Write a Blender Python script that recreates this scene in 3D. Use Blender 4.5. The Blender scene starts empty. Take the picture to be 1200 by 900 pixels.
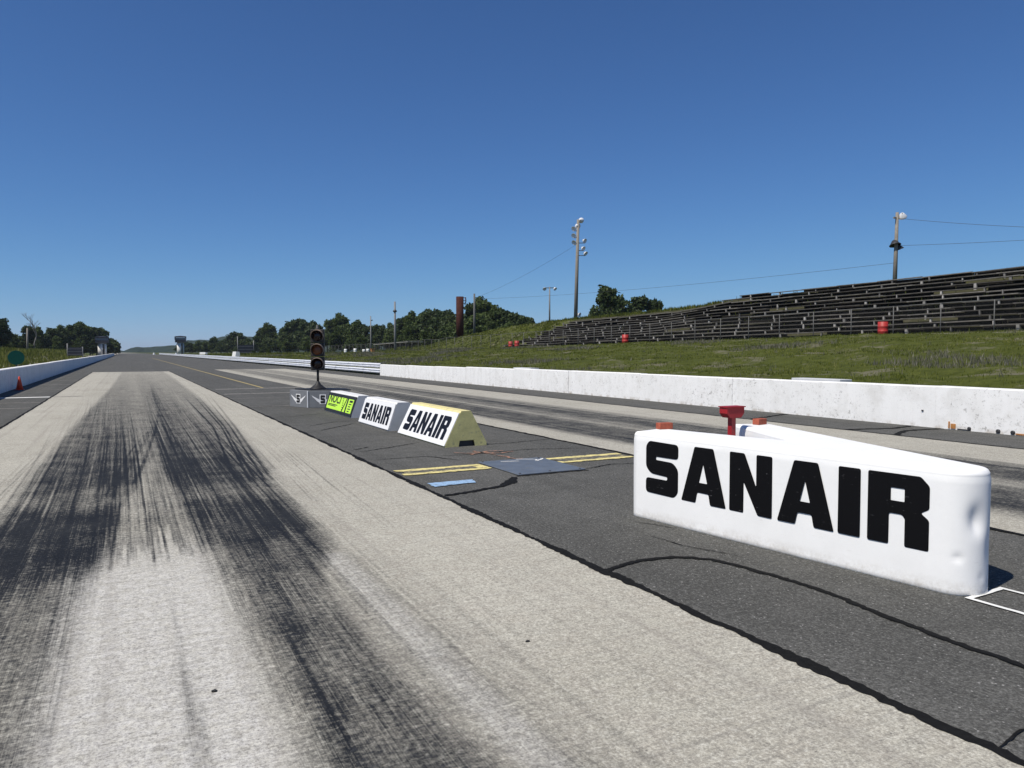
import bpy, bmesh, math, random
import numpy as np
from mathutils import Vector, Matrix
from mathutils.geometry import tessellate_polygon
random.seed(7); rng = np.random.default_rng(11)
R = math.radians
scene = bpy.context.scene
col = scene.collection

# ------------------------------------------------------------------ camera
cam_d = bpy.data.cameras.new('camera'); cam = bpy.data.objects.new('camera', cam_d); col.objects.link(cam)
cam_d.sensor_fit = 'HORIZONTAL'; cam_d.sensor_width = 36.0; cam_d.lens = 36.0 * 870 / 1200
cam_d.clip_start = 0.05; cam_d.clip_end = 12000
cam.location = (0, 0, 1.6)
cam.rotation_euler = (R(90 - 2.501), 0, R(-27.43))
scene.camera = cam
# ------------------------------------------------------------------ sky and sun
SUN_EL = 55.5; SUN_AZ = 257.0            # compass style: 0 = +Y, 90 = +X
world = bpy.data.worlds.new('World'); scene.world = world; world.use_nodes = True
wn = world.node_tree; wn.nodes.clear()
sky = wn.nodes.new('ShaderNodeTexSky'); sky.sky_type = 'NISHITA'; sky.sun_disc = False
sky.sun_elevation = R(SUN_EL); sky.sun_rotation = R(SUN_AZ)
sky.altitude = 30; sky.air_density = 0.6; sky.dust_density = 0.0; sky.ozone_density = 10.0
bg = wn.nodes.new('ShaderNodeBackground'); bg.inputs['Strength'].default_value = 0.12
wo = wn.nodes.new('ShaderNodeOutputWorld')
# the same soft highlight roll-off for the whole sky: c / (1 + (0.105 c)^2)
def vm(op, a, b):
    o = wn.nodes.new('ShaderNodeVectorMath'); o.operation = op
    for i, v in enumerate((a, b)):
        if isinstance(v, tuple): o.inputs[i].default_value = v
        else: wn.links.new(v, o.inputs[i])
    return o.outputs[0]
sc_ = vm('MULTIPLY', sky.outputs[0], (.105, .112, .095)); den = vm('ADD', vm('MULTIPLY', sc_, sc_), (1, 1, 1)); roll = vm('DIVIDE', sky.outputs[0], den)
roll = vm('MULTIPLY', roll, (.80, .97, 1.10)); wn.links.new(roll, bg.inputs[0]); wn.links.new(bg.outputs[0], wo.inputs[0])
sun_d = bpy.data.lights.new('sun', 'SUN'); sun_d.energy = 4.7; sun_d.angle = R(0.53); sun_d.color = (1.0, 0.94, 0.845)
sun = bpy.data.objects.new('sun', sun_d); col.objects.link(sun)
sdir = Vector((math.sin(R(SUN_AZ)) * math.cos(R(SUN_EL)), math.cos(R(SUN_AZ)) * math.cos(R(SUN_EL)), math.sin(R(SUN_EL))))
sun.rotation_euler = sdir.to_track_quat('Z', 'Y').to_euler(); sun.location = (-20, 0, 40)
vs = scene.view_settings
vs.view_transform = 'Standard'; vs.look = 'None'; vs.exposure = 0.0; vs.gamma = 1.0; vs.use_curve_mapping = False

# ------------------------------------------------------------------ helpers
class MB:
    def __init__(s): s.v = []; s.f = []; s.sm = []
    def add(s, vs, fs, smooth=False):
        o = len(s.v); s.v += [tuple(v) for v in vs]
        for f in fs: s.f.append(tuple(i + o for i in f)); s.sm.append(smooth)
        return s
    def box(s, x0, x1, y0, y1, z0, z1, M=None):
        vs = [Vector((x, y, z)) for z in (z0, z1) for y in (y0, y1) for x in (x0, x1)]
        if M is not None: vs = [M @ v for v in vs]
        return s.add(vs, [(0, 2, 3, 1), (4, 5, 7, 6), (0, 1, 5, 4), (2, 6, 7, 3), (0, 4, 6, 2), (1, 3, 7, 5)])
    def prism(s, poly, z0, z1, M=None):
        n = len(poly)
        vs = [Vector((p[0], p[1], z0)) for p in poly] + [Vector((p[0], p[1], z1)) for p in poly]
        if M is not None: vs = [M @ v for v in vs]
        return s.add(vs, [tuple(range(n))[::-1], tuple(range(n, 2 * n))] + [(i, (i + 1) % n, n + (i + 1) % n, n + i) for i in range(n)])
    def tube(s, pts, rad, n=8, cap=True, smooth=True):
        pts = [Vector(p) for p in pts]; k = len(pts)
        rad = rad if isinstance(rad, (list, tuple)) else [rad] * k
        rings = []; vs = []
        for i, p in enumerate(pts):
            t = (pts[min(i + 1, k - 1)] - pts[max(i - 1, 0)]).normalized()
            a = t.cross(Vector((0, 0, 1)) if abs(t.z) < .9 else Vector((1, 0, 0))).normalized(); b = t.cross(a)
            for j in range(n):
                q = 2 * math.pi * j / n; vs.append(p + (a * math.cos(q) + b * math.sin(q)) * rad[i])
        o = len(s.v)
        fs = [(i * n + j, i * n + (j + 1) % n, (i + 1) * n + (j + 1) % n, (i + 1) * n + j) for i in range(k - 1) for j in range(n)]
        s.add(vs, fs, smooth)
        if cap:
            s.f.append(tuple(o + j for j in range(n))[::-1]); s.sm.append(False)
            s.f.append(tuple(o + (k - 1) * n + j for j in range(n))); s.sm.append(False)
        return s
    def lathe(s, prof, n=20, M=None, smooth=True):
        vs = []
        for r_, z in prof:
            for j in range(n):
                q = 2 * math.pi * j / n; v = Vector((r_ * math.cos(q), r_ * math.sin(q), z)); vs.append(M @ v if M is not None else v)
        k = len(prof); o = len(s.v)
        s.add(vs, [(i * n + j, i * n + (j + 1) % n, (i + 1) * n + (j + 1) % n, (i + 1) * n + j) for i in range(k - 1) for j in range(n)], smooth)
        s.f.append(tuple(o + j for j in range(n))[::-1]); s.sm.append(False)
        s.f.append(tuple(o + (k - 1) * n + j for j in range(n))); s.sm.append(False)
        return s
    def mesh(s, name, mat):
        me = bpy.data.meshes.new(name); me.from_pydata(s.v, [], s.f)
        me.polygons.foreach_set('use_smooth', s.sm)
        if mat is not None: me.materials.append(mat)
        bm = bmesh.new(); bm.from_mesh(me); bmesh.ops.recalc_face_normals(bm, faces=bm.faces); bm.to_mesh(me); bm.free()
        me.update(); return me
    def build(s, name, mat, parent=None, loc=None, bevel=0):
        o = bpy.data.objects.new(name, s.mesh(name, mat)); col.objects.link(o)
        if parent is not None: o.parent = parent
        if loc is not None: o.location = loc
        if bevel:
            m = o.modifiers.new('bevel', 'BEVEL'); m.width = bevel; m.segments = 2; m.limit_method = 'ANGLE'; m.angle_limit = R(40)
        return o

def raw(name, me, parent=None, loc=None, rz=0, scale=None):
    o = bpy.data.objects.new(name, me); col.objects.link(o)
    if parent is not None: o.parent = parent
    if loc is not None: o.location = loc
    o.rotation_euler.z = rz
    if scale is not None: o.scale = scale
    return o
def tag(o, label=None, cat=None, group=None, kind=None):
    if label: o['label'] = label
    if cat: o['category'] = cat
    if group: o['group'] = group
    if kind: o['kind'] = kind
    return o
def thing(name, label, cat, loc=(0, 0, 0), rz=0, group=None):
    o = bpy.data.objects.new(name, None); col.objects.link(o); o.location = loc; o.rotation_euler.z = rz
    o.empty_display_size = .2
    return tag(o, label, cat, group)
def np_mesh(name, V, F, mat, smooth=False):
    V = np.asarray(V, np.float32); F = np.asarray(F, np.int32); k = F.shape[1]
    me = bpy.data.meshes.new(name); me.vertices.add(len(V)); me.vertices.foreach_set('co', V.ravel())
    me.loops.add(F.size); me.loops.foreach_set('vertex_index', F.ravel())
    me.polygons.add(len(F)); me.polygons.foreach_set('loop_start', np.arange(0, F.size, k, dtype=np.int32))
    me.polygons.foreach_set('use_smooth', np.full(len(F), smooth, bool))
    me.update(calc_edges=True); me.validate()
    if mat is not None: me.materials.append(mat)
    return me
def grid_mesh(name, xs, ys, Z, mat, smooth=True):
    nx, ny = len(xs), len(ys); Xg, Yg = np.meshgrid(xs, ys)
    V = np.stack([Xg.ravel(), Yg.ravel(), np.broadcast_to(Z, Xg.shape).ravel()], 1)
    i = np.arange((nx - 1) * (ny - 1)); a = (i // (nx - 1)) * nx + i % (nx - 1)
    return np_mesh(name, V, np.stack([a, a + 1, a + nx + 1, a + nx], 1), mat, smooth), Xg, Yg
def fattr(me, name, arr):
    a = me.attributes.new(name, 'FLOAT', 'POINT'); a.data.foreach_set('value', np.asarray(arr, np.float32).ravel())
def sstep(a, b, x): t = np.clip((x - a) / (b - a), 0, 1); return t * t * (3 - 2 * t)

# ------------------------------------------------------------------ materials
class NT:
    def __init__(s, name):
        s.m = bpy.data.materials.new(name); s.m.use_nodes = True; s.t = s.m.node_tree; s.t.nodes.clear()
        s.out = s.n('ShaderNodeOutputMaterial'); s.b = s.n('ShaderNodeBsdfPrincipled'); s.l(s.b.outputs[0], s.out.inputs[0])
        s.tc = s.n('ShaderNodeTexCoord')
    def n(s, t, **k):
        o = s.t.nodes.new(t)
        for a, v in k.items(): setattr(o, a, v)
        return o
    def l(s, a, b): s.t.links.new(a, b)
    def put(s, sock, v):
        if hasattr(v, 'is_output'): s.l(v, sock)
        else: sock.default_value = v
    def coord(s, scale=(1, 1, 1), src='Object', rot=(0, 0, 0)):
        mp = s.n('ShaderNodeMapping'); s.l(s.tc.outputs[src], mp.inputs[0]); mp.inputs['Scale'].default_value = scale; mp.inputs['Rotation'].default_value = rot
        return mp.outputs[0]
    def noise(s, scale, detail=3, rough=.55, vec=None, dist=0):
        o = s.n('ShaderNodeTexNoise'); o.inputs['Scale'].default_value = scale; o.inputs['Detail'].default_value = detail
        o.inputs['Roughness'].default_value = rough; o.inputs['Distortion'].default_value = dist
        s.l(vec if vec is not None else s.tc.outputs['Object'], o.inputs['Vector']); return o.outputs[0]
    def voro(s, scale, vec=None, feature='F1'):
        o = s.n('ShaderNodeTexVoronoi'); o.feature = feature; o.inputs['Scale'].default_value = scale
        s.l(vec if vec is not None else s.tc.outputs['Object'], o.inputs['Vector']); return o
    def ramp(s, fac, stops, interp='LINEAR'):
        o = s.n('ShaderNodeValToRGB'); o.color_ramp.interpolation = interp; e = o.color_ramp.elements
        while len(e) < len(stops): e.new(0.5)
        for i, (p, c) in enumerate(stops):
            e[i].position = p; e[i].color = (c, c, c, 1) if isinstance(c, (int, float)) else (*c, 1)
        s.put(o.inputs[0], fac); return o.outputs[0]
    def mix(s, fac, a, b, mode='MIX'):
        o = s.n('ShaderNodeMix'); o.data_type = 'RGBA'; o.blend_type = mode; o.clamp_factor = True
        s.put(o.inputs['Factor'], fac)
        for k, v in (('A', a), ('B', b)):
            sk = [i for i in o.inputs if i.name == k and i.type == 'RGBA'][0]
            s.put(sk, (*v, 1) if isinstance(v, tuple) and len(v) == 3 else v)
        return [i for i in o.outputs if i.type == 'RGBA'][0]
    def math(s, op, a, b=0.0, clamp=False):
        o = s.n('ShaderNodeMath'); o.operation = op; o.use_clamp = clamp; s.put(o.inputs[0], a); s.put(o.inputs[1], b); return o.outputs[0]
    def attr(s, name):
        o = s.n('ShaderNodeAttribute'); o.attribute_name = name; return o.outputs['Fac']
    def xyz(s):
        o = s.n('ShaderNodeSeparateXYZ'); s.l(s.tc.outputs['Object'], o.inputs[0]); return o.outputs
    def bump(s, h, strength=.3, dist=.01):
        o = s.n('ShaderNodeBump'); o.inputs['Strength'].default_value = strength; o.inputs['Distance'].default_value = dist
        s.l(h, o.inputs['Height']); s.l(o.outputs[0], s.b.inputs['Normal'])
    def fin(s, color, rough=.8, metal=0.0, spec=.5):
        s.put(s.b.inputs['Base Color'], (*color, 1) if isinstance(color, tuple) else color)
        s.put(s.b.inputs['Roughness'], rough); s.b.inputs['Metallic'].default_value = metal
        s.b.inputs['Specular IOR Level'].default_value = spec
        return s.m

def simple(name, c, rough=.7, var=.25, scale=6, metal=0, bump=0, spec=.5, dirt=None, objrand=0):
    t = NT(name); n1 = t.noise(scale, 5); n2 = t.noise(scale * 9, 3)
    lo = tuple(x * (1 - var) for x in c); hi = tuple(min(1, x * (1 + var)) for x in c)
    cc = t.mix(t.ramp(t.math('ADD', t.math('MULTIPLY', n1, .65), t.math('MULTIPLY', n2, .35)), [(.32, 0), (.68, 1)]), lo, hi)
    if dirt: cc = t.mix(t.ramp(t.noise(scale * 2.3, 6, .7), [(.55, 0), (.68, 1)]), cc, dirt)
    if objrand:
        oi = t.n('ShaderNodeObjectInfo'); cc = t.mix(1.0, cc, t.ramp(oi.outputs['Random'], [(0, 1 - objrand), (1, 1 + objrand * .2)]), 'MULTIPLY')
    if bump: t.bump(n2, bump, .01)
    return t.fin(cc, rough, metal, spec)

M = {}
def concrete_lane():
    t = NT('lane_concrete'); x = t.xyz()
    big = t.noise(.55, 4); med = t.noise(5, 4); grain = t.noise(75, 4, .75); grit = t.noise(170, 3, .8); pit = t.noise(40, 2)
    broom = t.noise(1, 3, .65, vec=t.coord((9, 95, 1))); broom2 = t.noise(1, 3, .6, vec=t.coord((2.6, 30, 1)))
    c = t.mix(t.ramp(big, [(.3, 0), (.7, 1)]), (.415, .393, .322), (.52, .497, .42))
    c = t.mix(t.math('MULTIPLY', t.ramp(med, [(.4, 0), (.8, 1)]), .8), c, (.405, .37, .305))
    c = t.mix(t.math('MULTIPLY', t.attr('bleach'), t.ramp(t.noise(14, 5, .7), [(.35, .35), (.65, .95)])), c, (.70, .685, .65))
    c = t.mix(t.math('MULTIPLY', t.ramp(broom2, [(.48, 0), (.7, 1)]), .40), c, (.25, .24, .215))
    g2 = t.noise(1, 5, .8, vec=t.coord((30, 22, 1)))
    c = t.mix(t.math('MULTIPLY', t.ramp(g2, [(.50, 0), (.66, 1)]), .52), c, (.19, .18, .16))
    c = t.mix(t.math('MULTIPLY', t.ramp(g2, [(.34, 1), (.48, 0)]), .55), c, (.72, .705, .62))
    c = t.mix(t.math('MULTIPLY', t.ramp(broom, [(.47, 0), (.68, 1)]), .36), c, (.22, .21, .19))
    c = t.mix(t.math('MULTIPLY', t.ramp(grain, [(.50, 0), (.66, 1)]), .66), c, (.17, .16, .145))
    c = t.mix(t.math('MULTIPLY', t.ramp(grain, [(.34, 1), (.47, 0)]), .60), c, (.72, .705, .61))
    c = t.mix(t.math('MULTIPLY', t.ramp(grit, [(.55, 0), (.68, 1)]), .45), c, (.15, .14, .13))
    c = t.mix(t.math('MULTIPLY', t.ramp(pit, [(.69, 0), (.74, 1)]), .65), c, (.09, .085, .08))
    lw = t.noise(1, 4, .6, vec=t.coord((7, .10, 1))); c = t.mix(t.math('MULTIPLY', t.ramp(lw, [(.52, 0), (.68, 1)]), .28), c, (.22, .20, .18))
    oil = t.math('MULTIPLY', t.ramp(t.noise(.9, 5, .7), [(.60, 0), (.72, 1)]), .35); c = t.mix(oil, c, (.20, .185, .16))
    # transverse saw joints
    jt = t.math('ABSOLUTE', t.math('SUBTRACT', t.math('FRACT', t.math('MULTIPLY', t.math('ADD', x[1], t.math('MULTIPLY', t.noise(3), .03)), 1 / 4.6)), .5))
    c = t.mix(t.math('MULTIPLY', t.ramp(jt, [(.0, 1), (.004, 0)]), .28), c, (.16, .15, .14))
    rub = t.attr('rubber')
    st = t.noise(1, 4, .62, vec=t.coord((48, .40, 1))); st2 = t.noise(1, 3, .65, vec=t.coord((150, 1.1, 1)))
    mott = t.noise(1, 4, .7, vec=t.coord((12, 42, 1))); patch_ = t.noise(2.0, 4, .6)
    k = t.math('ADD', t.math('MULTIPLY', t.math('SUBTRACT', st, .5), .30), t.math('MULTIPLY', t.math('SUBTRACT', st2, .5), 1.0))
    k = t.math('ADD', k, t.math('MULTIPLY', t.math('SUBTRACT', mott, .5), 1.1))
    k = t.math('ADD', k, t.math('MULTIPLY', t.math('SUBTRACT', g2, .5), 1.3))
    k = t.math('ADD', k, t.math('MULTIPLY', t.math('SUBTRACT', patch_, .5), .7))
    env = t.math('MULTIPLY', rub, 2.2, True)
    fac = t.math('ADD', rub, t.math('MULTIPLY', k, env), True)
    rc = t.mix(t.ramp(t.noise(1.2, 3), [(.35, 0), (.65, 1)]), (.012, .014, .018), (.022, .024, .027))
    rc = t.mix(t.math('MULTIPLY', t.ramp(t.math('ADD', t.math('MULTIPLY', grain, .5), t.math('MULTIPLY', mott, .5)), [(.52, 0), (.64, 1)]), .5), rc, (.09, .093, .10))
    c = t.mix(fac, c, rc)
    t.bump(t.math('ADD', grain, t.math('MULTIPLY', broom, .7)), .5, .004)
    return t.fin(c, t.mix(fac, (.95, .95, .95), (.85, .85, .85)), spec=.1)
M['lane'] = concrete_lane()
def asphalt(name, c0, c1):
    t = NT(name)
    big = t.noise(.35, 5); med = t.noise(3.2, 5, .65); fine = t.noise(70, 4, .75); st = t.noise(1, 4, .6, vec=t.coord((2.5, .03, 1)))
    c = t.mix(t.ramp(t.math('ADD', t.math('MULTIPLY', big, .5), t.math('MULTIPLY', med, .5)), [(.40, 0), (.60, 1)]), c0, c1)
    c = t.mix(t.math('MULTIPLY', t.ramp(st, [(.42, 0), (.7, 1)]), .5), c, tuple(v * .75 for v in c0))
    c = t.mix(t.math('MULTIPLY', t.ramp(fine, [(.48, 0), (.64, 1)]), .75), c, (.035, .035, .034))
    c = t.mix(t.math('MULTIPLY', t.ramp(fine, [(.33, 1), (.46, 0)]), .7), c, (.24, .24, .23))
    f2 = t.noise(1, 5, .8, vec=t.coord((34, 26, 1)))
    c = t.mix(t.math('MULTIPLY', t.ramp(f2, [(.50, 0), (.65, 1)]), .6), c, (.032, .032, .031))
    c = t.mix(t.math('MULTIPLY', t.ramp(f2, [(.35, 1), (.47, 0)]), .5), c, (.22, .22, .205))
    agg = t.voro(40)
    sp = t.math('MULTIPLY', t.ramp(agg.outputs['Distance'], [(.16, 1), (.3, 0)]), t.ramp(t.noise(31, 2), [(.55, 0), (.64, 1)]))
    c = t.mix(t.math('MULTIPLY', sp, .8), c, (.42, .41, .39))
    t.bump(t.math('ADD', fine, agg.outputs['Distance']), .6, .006)
    return t.fin(c, .95, spec=.15)
M['asphalt'] = asphalt('weathered_asphalt', (.084, .083, .076), (.128, .126, .116))
M['tar'] = simple('tar_sealer', (.010, .010, .010), .9, .4, 30, bump=.3, spec=.12)
def worn_paint(name, c, wear=.5):
    t = NT(name); n = t.noise(9, 6, .7); f = t.noise(60, 4, .7)
    w = t.ramp(t.math('ADD', t.math('MULTIPLY', n, .6), t.math('MULTIPLY', f, .4)), [(wear - .06, 0), (wear + .06, 1)])
    return t.fin(t.mix(w, c, (.10, .098, .092)), .9, spec=.15)
M['yellow_worn'] = worn_paint('worn_yellow_paint', (.72, .62, .27), .57)
M['yellow_thin'] = worn_paint('mostly_gone_yellow_paint', (.50, .43, .22), .44)
M['yellow_line'] = worn_paint('faded_yellow_line', (.42, .34, .15), .58)
M['blue_worn'] = worn_paint('worn_blue_paint', (.30, .45, .64), .58)
M['white_worn'] = worn_paint('worn_white_paint', (.75, .75, .72), .68)
M['grey_line'] = worn_paint('faded_grey_line', (.30, .29, .26), .52)
M['spray'] = worn_paint('faded_orange_spray', (.45, .24, .16), .5)
M['plate'] = simple('blue_grey_plate', (.115, .135, .165), .5, .2, 5, spec=.4, dirt=(.15, .15, .14))

def wall_paint():
    t = NT('chipped_white_paint')
    v = t.noise(1, 5, .65, vec=t.coord((3, 3, .5))); n = t.noise(2.2, 6, .7); ch = t.noise(11, 8, .78); ch2 = t.noise(1, 6, .75, vec=t.coord((26, 26, 14)))
    c = t.mix(t.ramp(v, [(.4, 0), (.75, 1)]), (.86, .855, .84), (.77, .765, .745))
    c = t.mix(t.math('MULTIPLY', t.ramp(n, [(.50, 0), (.70, 1)]), .5), c, (.62, .605, .57))
    chip = t.math('MULTIPLY', t.ramp(ch, [(.56, 0), (.61, 1)]), t.ramp(t.noise(.7, 3), [(.40, .12), (.62, 1)]))
    c = t.mix(t.math('MULTIPLY', chip, .72), c, (.30, .29, .27))
    chip2 = t.math('MULTIPLY', t.ramp(ch2, [(.62, 0), (.67, 1)]), t.ramp(t.noise(1.1, 3), [(.42, 0), (.58, 1)]))
    c = t.mix(t.math('MULTIPLY', chip2, .8), c, (.16, .15, .14))
    x = t.xyz()
    low = t.math('MULTIPLY', t.ramp(x[2], [(.0, 1), (.10, 0)]), t.ramp(t.noise(4, 5), [(.5, 0), (.62, 1)]))
    c = t.mix(t.math('MULTIPLY', low, .6), c, (.33, .27, .20))
    t.bump(n, .3, .02)
    return t.fin(c, .85, spec=.25)
M['wall'] = wall_paint()
def sign_paint():
    t = NT('white_barrier_paint'); x = t.xyz()
    n = t.noise(2.5, 6, .7); sc = t.noise(1, 5, .7, vec=t.coord((7, 7, 60))); f = t.noise(40, 4, .7)
    c = t.mix(t.ramp(n, [(.35, 0), (.7, 1)]), (.90, .90, .885), (.84, .84, .825))
    c = t.mix(t.math('MULTIPLY', t.math('MULTIPLY', t.ramp(sc, [(.63, 0), (.70, 1)]), t.ramp(t.noise(3.1, 3), [(.5, 0), (.62, 1)])), .5), c, (.55, .53, .50))
    low = t.math('MULTIPLY', t.ramp(x[2], [(.0, 1), (.11, 0)]), t.ramp(t.math('ADD', t.math('MULTIPLY', t.noise(6, 6, .75), .6), t.math('MULTIPLY', f, .4)), [(.42, 0), (.62, 1)]))
    c = t.mix(t.math('MULTIPLY', low, .6), c, (.42, .38, .32))
    t.bump(n, .08, .02)
    return t.fin(c, .55, spec=.16)
M['sign_white'] = sign_paint()
M['panel_white'] = simple('white_sign_panel', (.80, .80, .80), .5, .03, 3)
def letter_black():
    t = NT('black_vinyl'); s = t.noise(1, 5, .7, vec=t.coord((14, 14, 90)))
    c = t.mix(t.ramp(s, [(.67, 0), (.74, 1)]), (.006, .006, .007), (.25, .25, .26))
    return t.fin(c, .6, spec=.08)
M['black'] = letter_black()
M['navy'] = simple('navy_lettering', (.010, .013, .022), .7, .3, 12, spec=.1)
M['brick_orange'] = simple('orange_clay_block', (.36, .085, .045), .85, .25, 20, bump=.3)
M['red_paint'] = simple('red_painted_steel', (.33, .012, .016), .5, .2, 8)
M['yellow_concrete'] = simple('blotchy_yellow_concrete', (.62, .57, .25), .9, .2, 5, bump=.5, dirt=(.34, .33, .20))  # yellow with olive blotches scattered at random
M['yellow_top'] = simple('pale_yellow_paint', (.72, .63, .30), .85, .12, 4, bump=.3, dirt=(.50, .44, .26))
M['grey_concrete'] = simple('grey_concrete', (.55, .56, .57), .9, .1, 5, bump=.3)
M['white_concrete'] = simple('white_painted_concrete', (.72, .72, .71), .85, .08, 4, bump=.3, dirt=(.45, .44, .42))
M['neon'] = simple('neon_yellow_green', (.52, .86, .06), .5, .05, 3)
M['black_board'] = simple('black_board', (.012, .012, .013), .6, .3, 10)
M['block_grey'] = simple('blue_grey_block_paint', (.165, .175, .19), .85, .15, 5, bump=.2)
M['white_print'] = simple('white_print', (.78, .78, .78), .6, .05, 5)
M['signal_body'] = simple('weathered_signal_housing', (.030, .026, .022), .6, .4, 14)
M['signal_visor'] = simple('weathered_signal_visor', (.26, .19, .14), .7, .4, 12)
M['lens_dark'] = simple('dark_lens', (.02, .006, .006), .2, .2, 20)
M['lens_amber'] = simple('dull_amber_lens', (.16, .055, .02), .3, .3, 20)
M['galv'] = simple('galvanised_steel', (.13, .13, .125), .8, .25, 6, spec=.2)
M['rail_white'] = simple('white_guardrail_paint', (.72, .74, .78), .45, .1, 2, dirt=(.45, .45, .47))
M['wood_pole'] = simple('weathered_pole_wood', (.24, .215, .18), .9, .25, 8, bump=.3)
M['pole_grey'] = simple('grey_pole', (.20, .20, .20), .7, .25, 6)
M['plank_and_gap_shade'] = simple('dark_plank_and_gap_shade', (.024, .022, .020), .95, .5, 4, bump=.4, spec=.1, objrand=.5)  # weathered boards, near-black so the colour also holds the shade between rows
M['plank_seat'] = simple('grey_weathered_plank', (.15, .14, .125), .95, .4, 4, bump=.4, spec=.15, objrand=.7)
M['support'] = simple('grey_support_post', (.38, .36, .33), .9, .25, 7, objrand=.75)
M['rust'] = simple('rusty_steel', (.060, .022, .018), .9, .4, 3, bump=.3, spec=.15)
M['barrel_red'] = simple('faded_red_drum', (.38, .028, .022), .55, .25, 5)
M['barrel_white'] = simple('white_drum', (.74, .74, .72), .6, .08, 5)
M['dark_metal_and_shade'] = simple('dark_metal_and_shade', (.035, .035, .038), .5, .3, 8)  # dark metal; also painted shade for barrier notches and two lamps
M['lamp_white'] = simple('lamp_reflector', (.72, .73, .75), .35, .08, 8)
M['cone'] = simple('red_orange_cone', (.65, .06, .025), .55, .1, 8)
M['green_disc'] = simple('green_disc_paint', (.006, .060, .048), .8, .15, 8, spec=.1)
M['tower_white'] = simple('white_tower_paint', (.78, .77, .74), .95, .06, .8, spec=.05)
M['tower_dark'] = simple('dark_cabin_cladding', (.028, .030, .040), .6, .3, .8)
M['glass'] = simple('dark_glass', (.10, .13, .17), .1, .1, 2)
M['tin'] = simple('weathered_tin_roof', (.30, .29, .27), .7, .2, 1.5)
M['shed'] = simple('dark_shed_boards', (.035, .032, .028), .9, .3, 1.5)
M['bark'] = simple('bark', (.065, .055, .045), .95, .3, 3)
M['deadwood'] = simple('bare_grey_wood', (.20, .19, .18), .95, .2, 3)
M['wire'] = simple('cable', (.05, .05, .055), .6, .1, 3)
M['rust_stain'] = simple('rust_stain', (.42, .19, .06), .9, .4, 18)
def leaf(name, stops):
    t = NT(name); g = t.n('ShaderNodeNewGeometry'); oi = t.n('ShaderNodeObjectInfo')
    r = t.math('ADD', t.math('MULTIPLY', g.outputs['Random Per Island'], .7), t.math('MULTIPLY', oi.outputs['Random'], .3))
    r = t.math('ADD', r, t.math('MULTIPLY', t.math('SUBTRACT', t.noise(.55, 5, .65), .5), 1.3), True) if 'grass' in name else r
    c = t.ramp(r, stops); d = t.n('ShaderNodeBsdfTranslucent'); t.put(d.inputs[0], c)
    t.fin(c, .6, spec=.25); ms = t.n('ShaderNodeMixShader'); ms.inputs[0].default_value = .32
    t.l(t.b.outputs[0], ms.inputs[1]); t.l(d.outputs[0], ms.inputs[2]); t.l(ms.outputs[0], t.out.inputs[0]); return t.m
M['leaf'] = leaf('broadleaf_foliage', [(0, (.034, .052, .015)), (.5, (.066, .096, .026)), (1, (.115, .155, .042))])
M['leaf_dark'] = leaf('dark_foliage', [(0, (.024, .040, .014)), (.5, (.044, .068, .022)), (1, (.08, .112, .034))])
M['leaf_pale'] = leaf('pale_foliage', [(0, (.045, .065, .026)), (.5, (.08, .11, .040)), (1, (.13, .16, .065))])
M['grass'] = leaf('grass_blades', [(0, (.040, .050, .007)), (.45, (.096, .116, .016)), (.8, (.16, .18, .030)), (1, (.28, .26, .10))])
M['weed'] = leaf('grey_weeds', [(0, (.10, .10, .06)), (.5, (.19, .18, .13)), (.93, (.27, .26, .22)), (1, (.7, .7, .68))])
def ground_mat():
    t = NT('grassland'); x = t.xyz()
    a = t.noise(.25, 5); b = t.noise(2.2, 5, .7); f = t.noise(22, 4, .7)
    g = t.mix(t.ramp(b, [(.3, 0), (.7, 1)]), (.042, .052, .009), (.095, .108, .022))
    g = t.mix(t.math('MULTIPLY', t.ramp(f, [(.5, 0), (.75, 1)]), .7), g, (.026, .032, .008))
    g = t.mix(t.math('MULTIPLY', t.ramp(t.noise(.45, 6, .75), [(.54, 0), (.64, 1)]), .75), g, (.17, .155, .115))
    dirt = t.mix(t.ramp(f, [(.35, 0), (.65, 1)]), (.030, .026, .021), (.065, .056, .046))
    gravel = t.mix(t.ramp(f, [(.35, 0), (.65, 1)]), (.26, .24, .20), (.36, .335, .285))
    c = t.mix(t.attr('soil'), g, dirt); c = t.mix(t.attr('gravel'), c, gravel)
    t.bump(t.math('ADD', b, t.math('MULTIPLY', f, .3)), .6, .12)
    return t.fin(c, .95, spec=.1)
M['ground'] = ground_mat()

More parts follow.
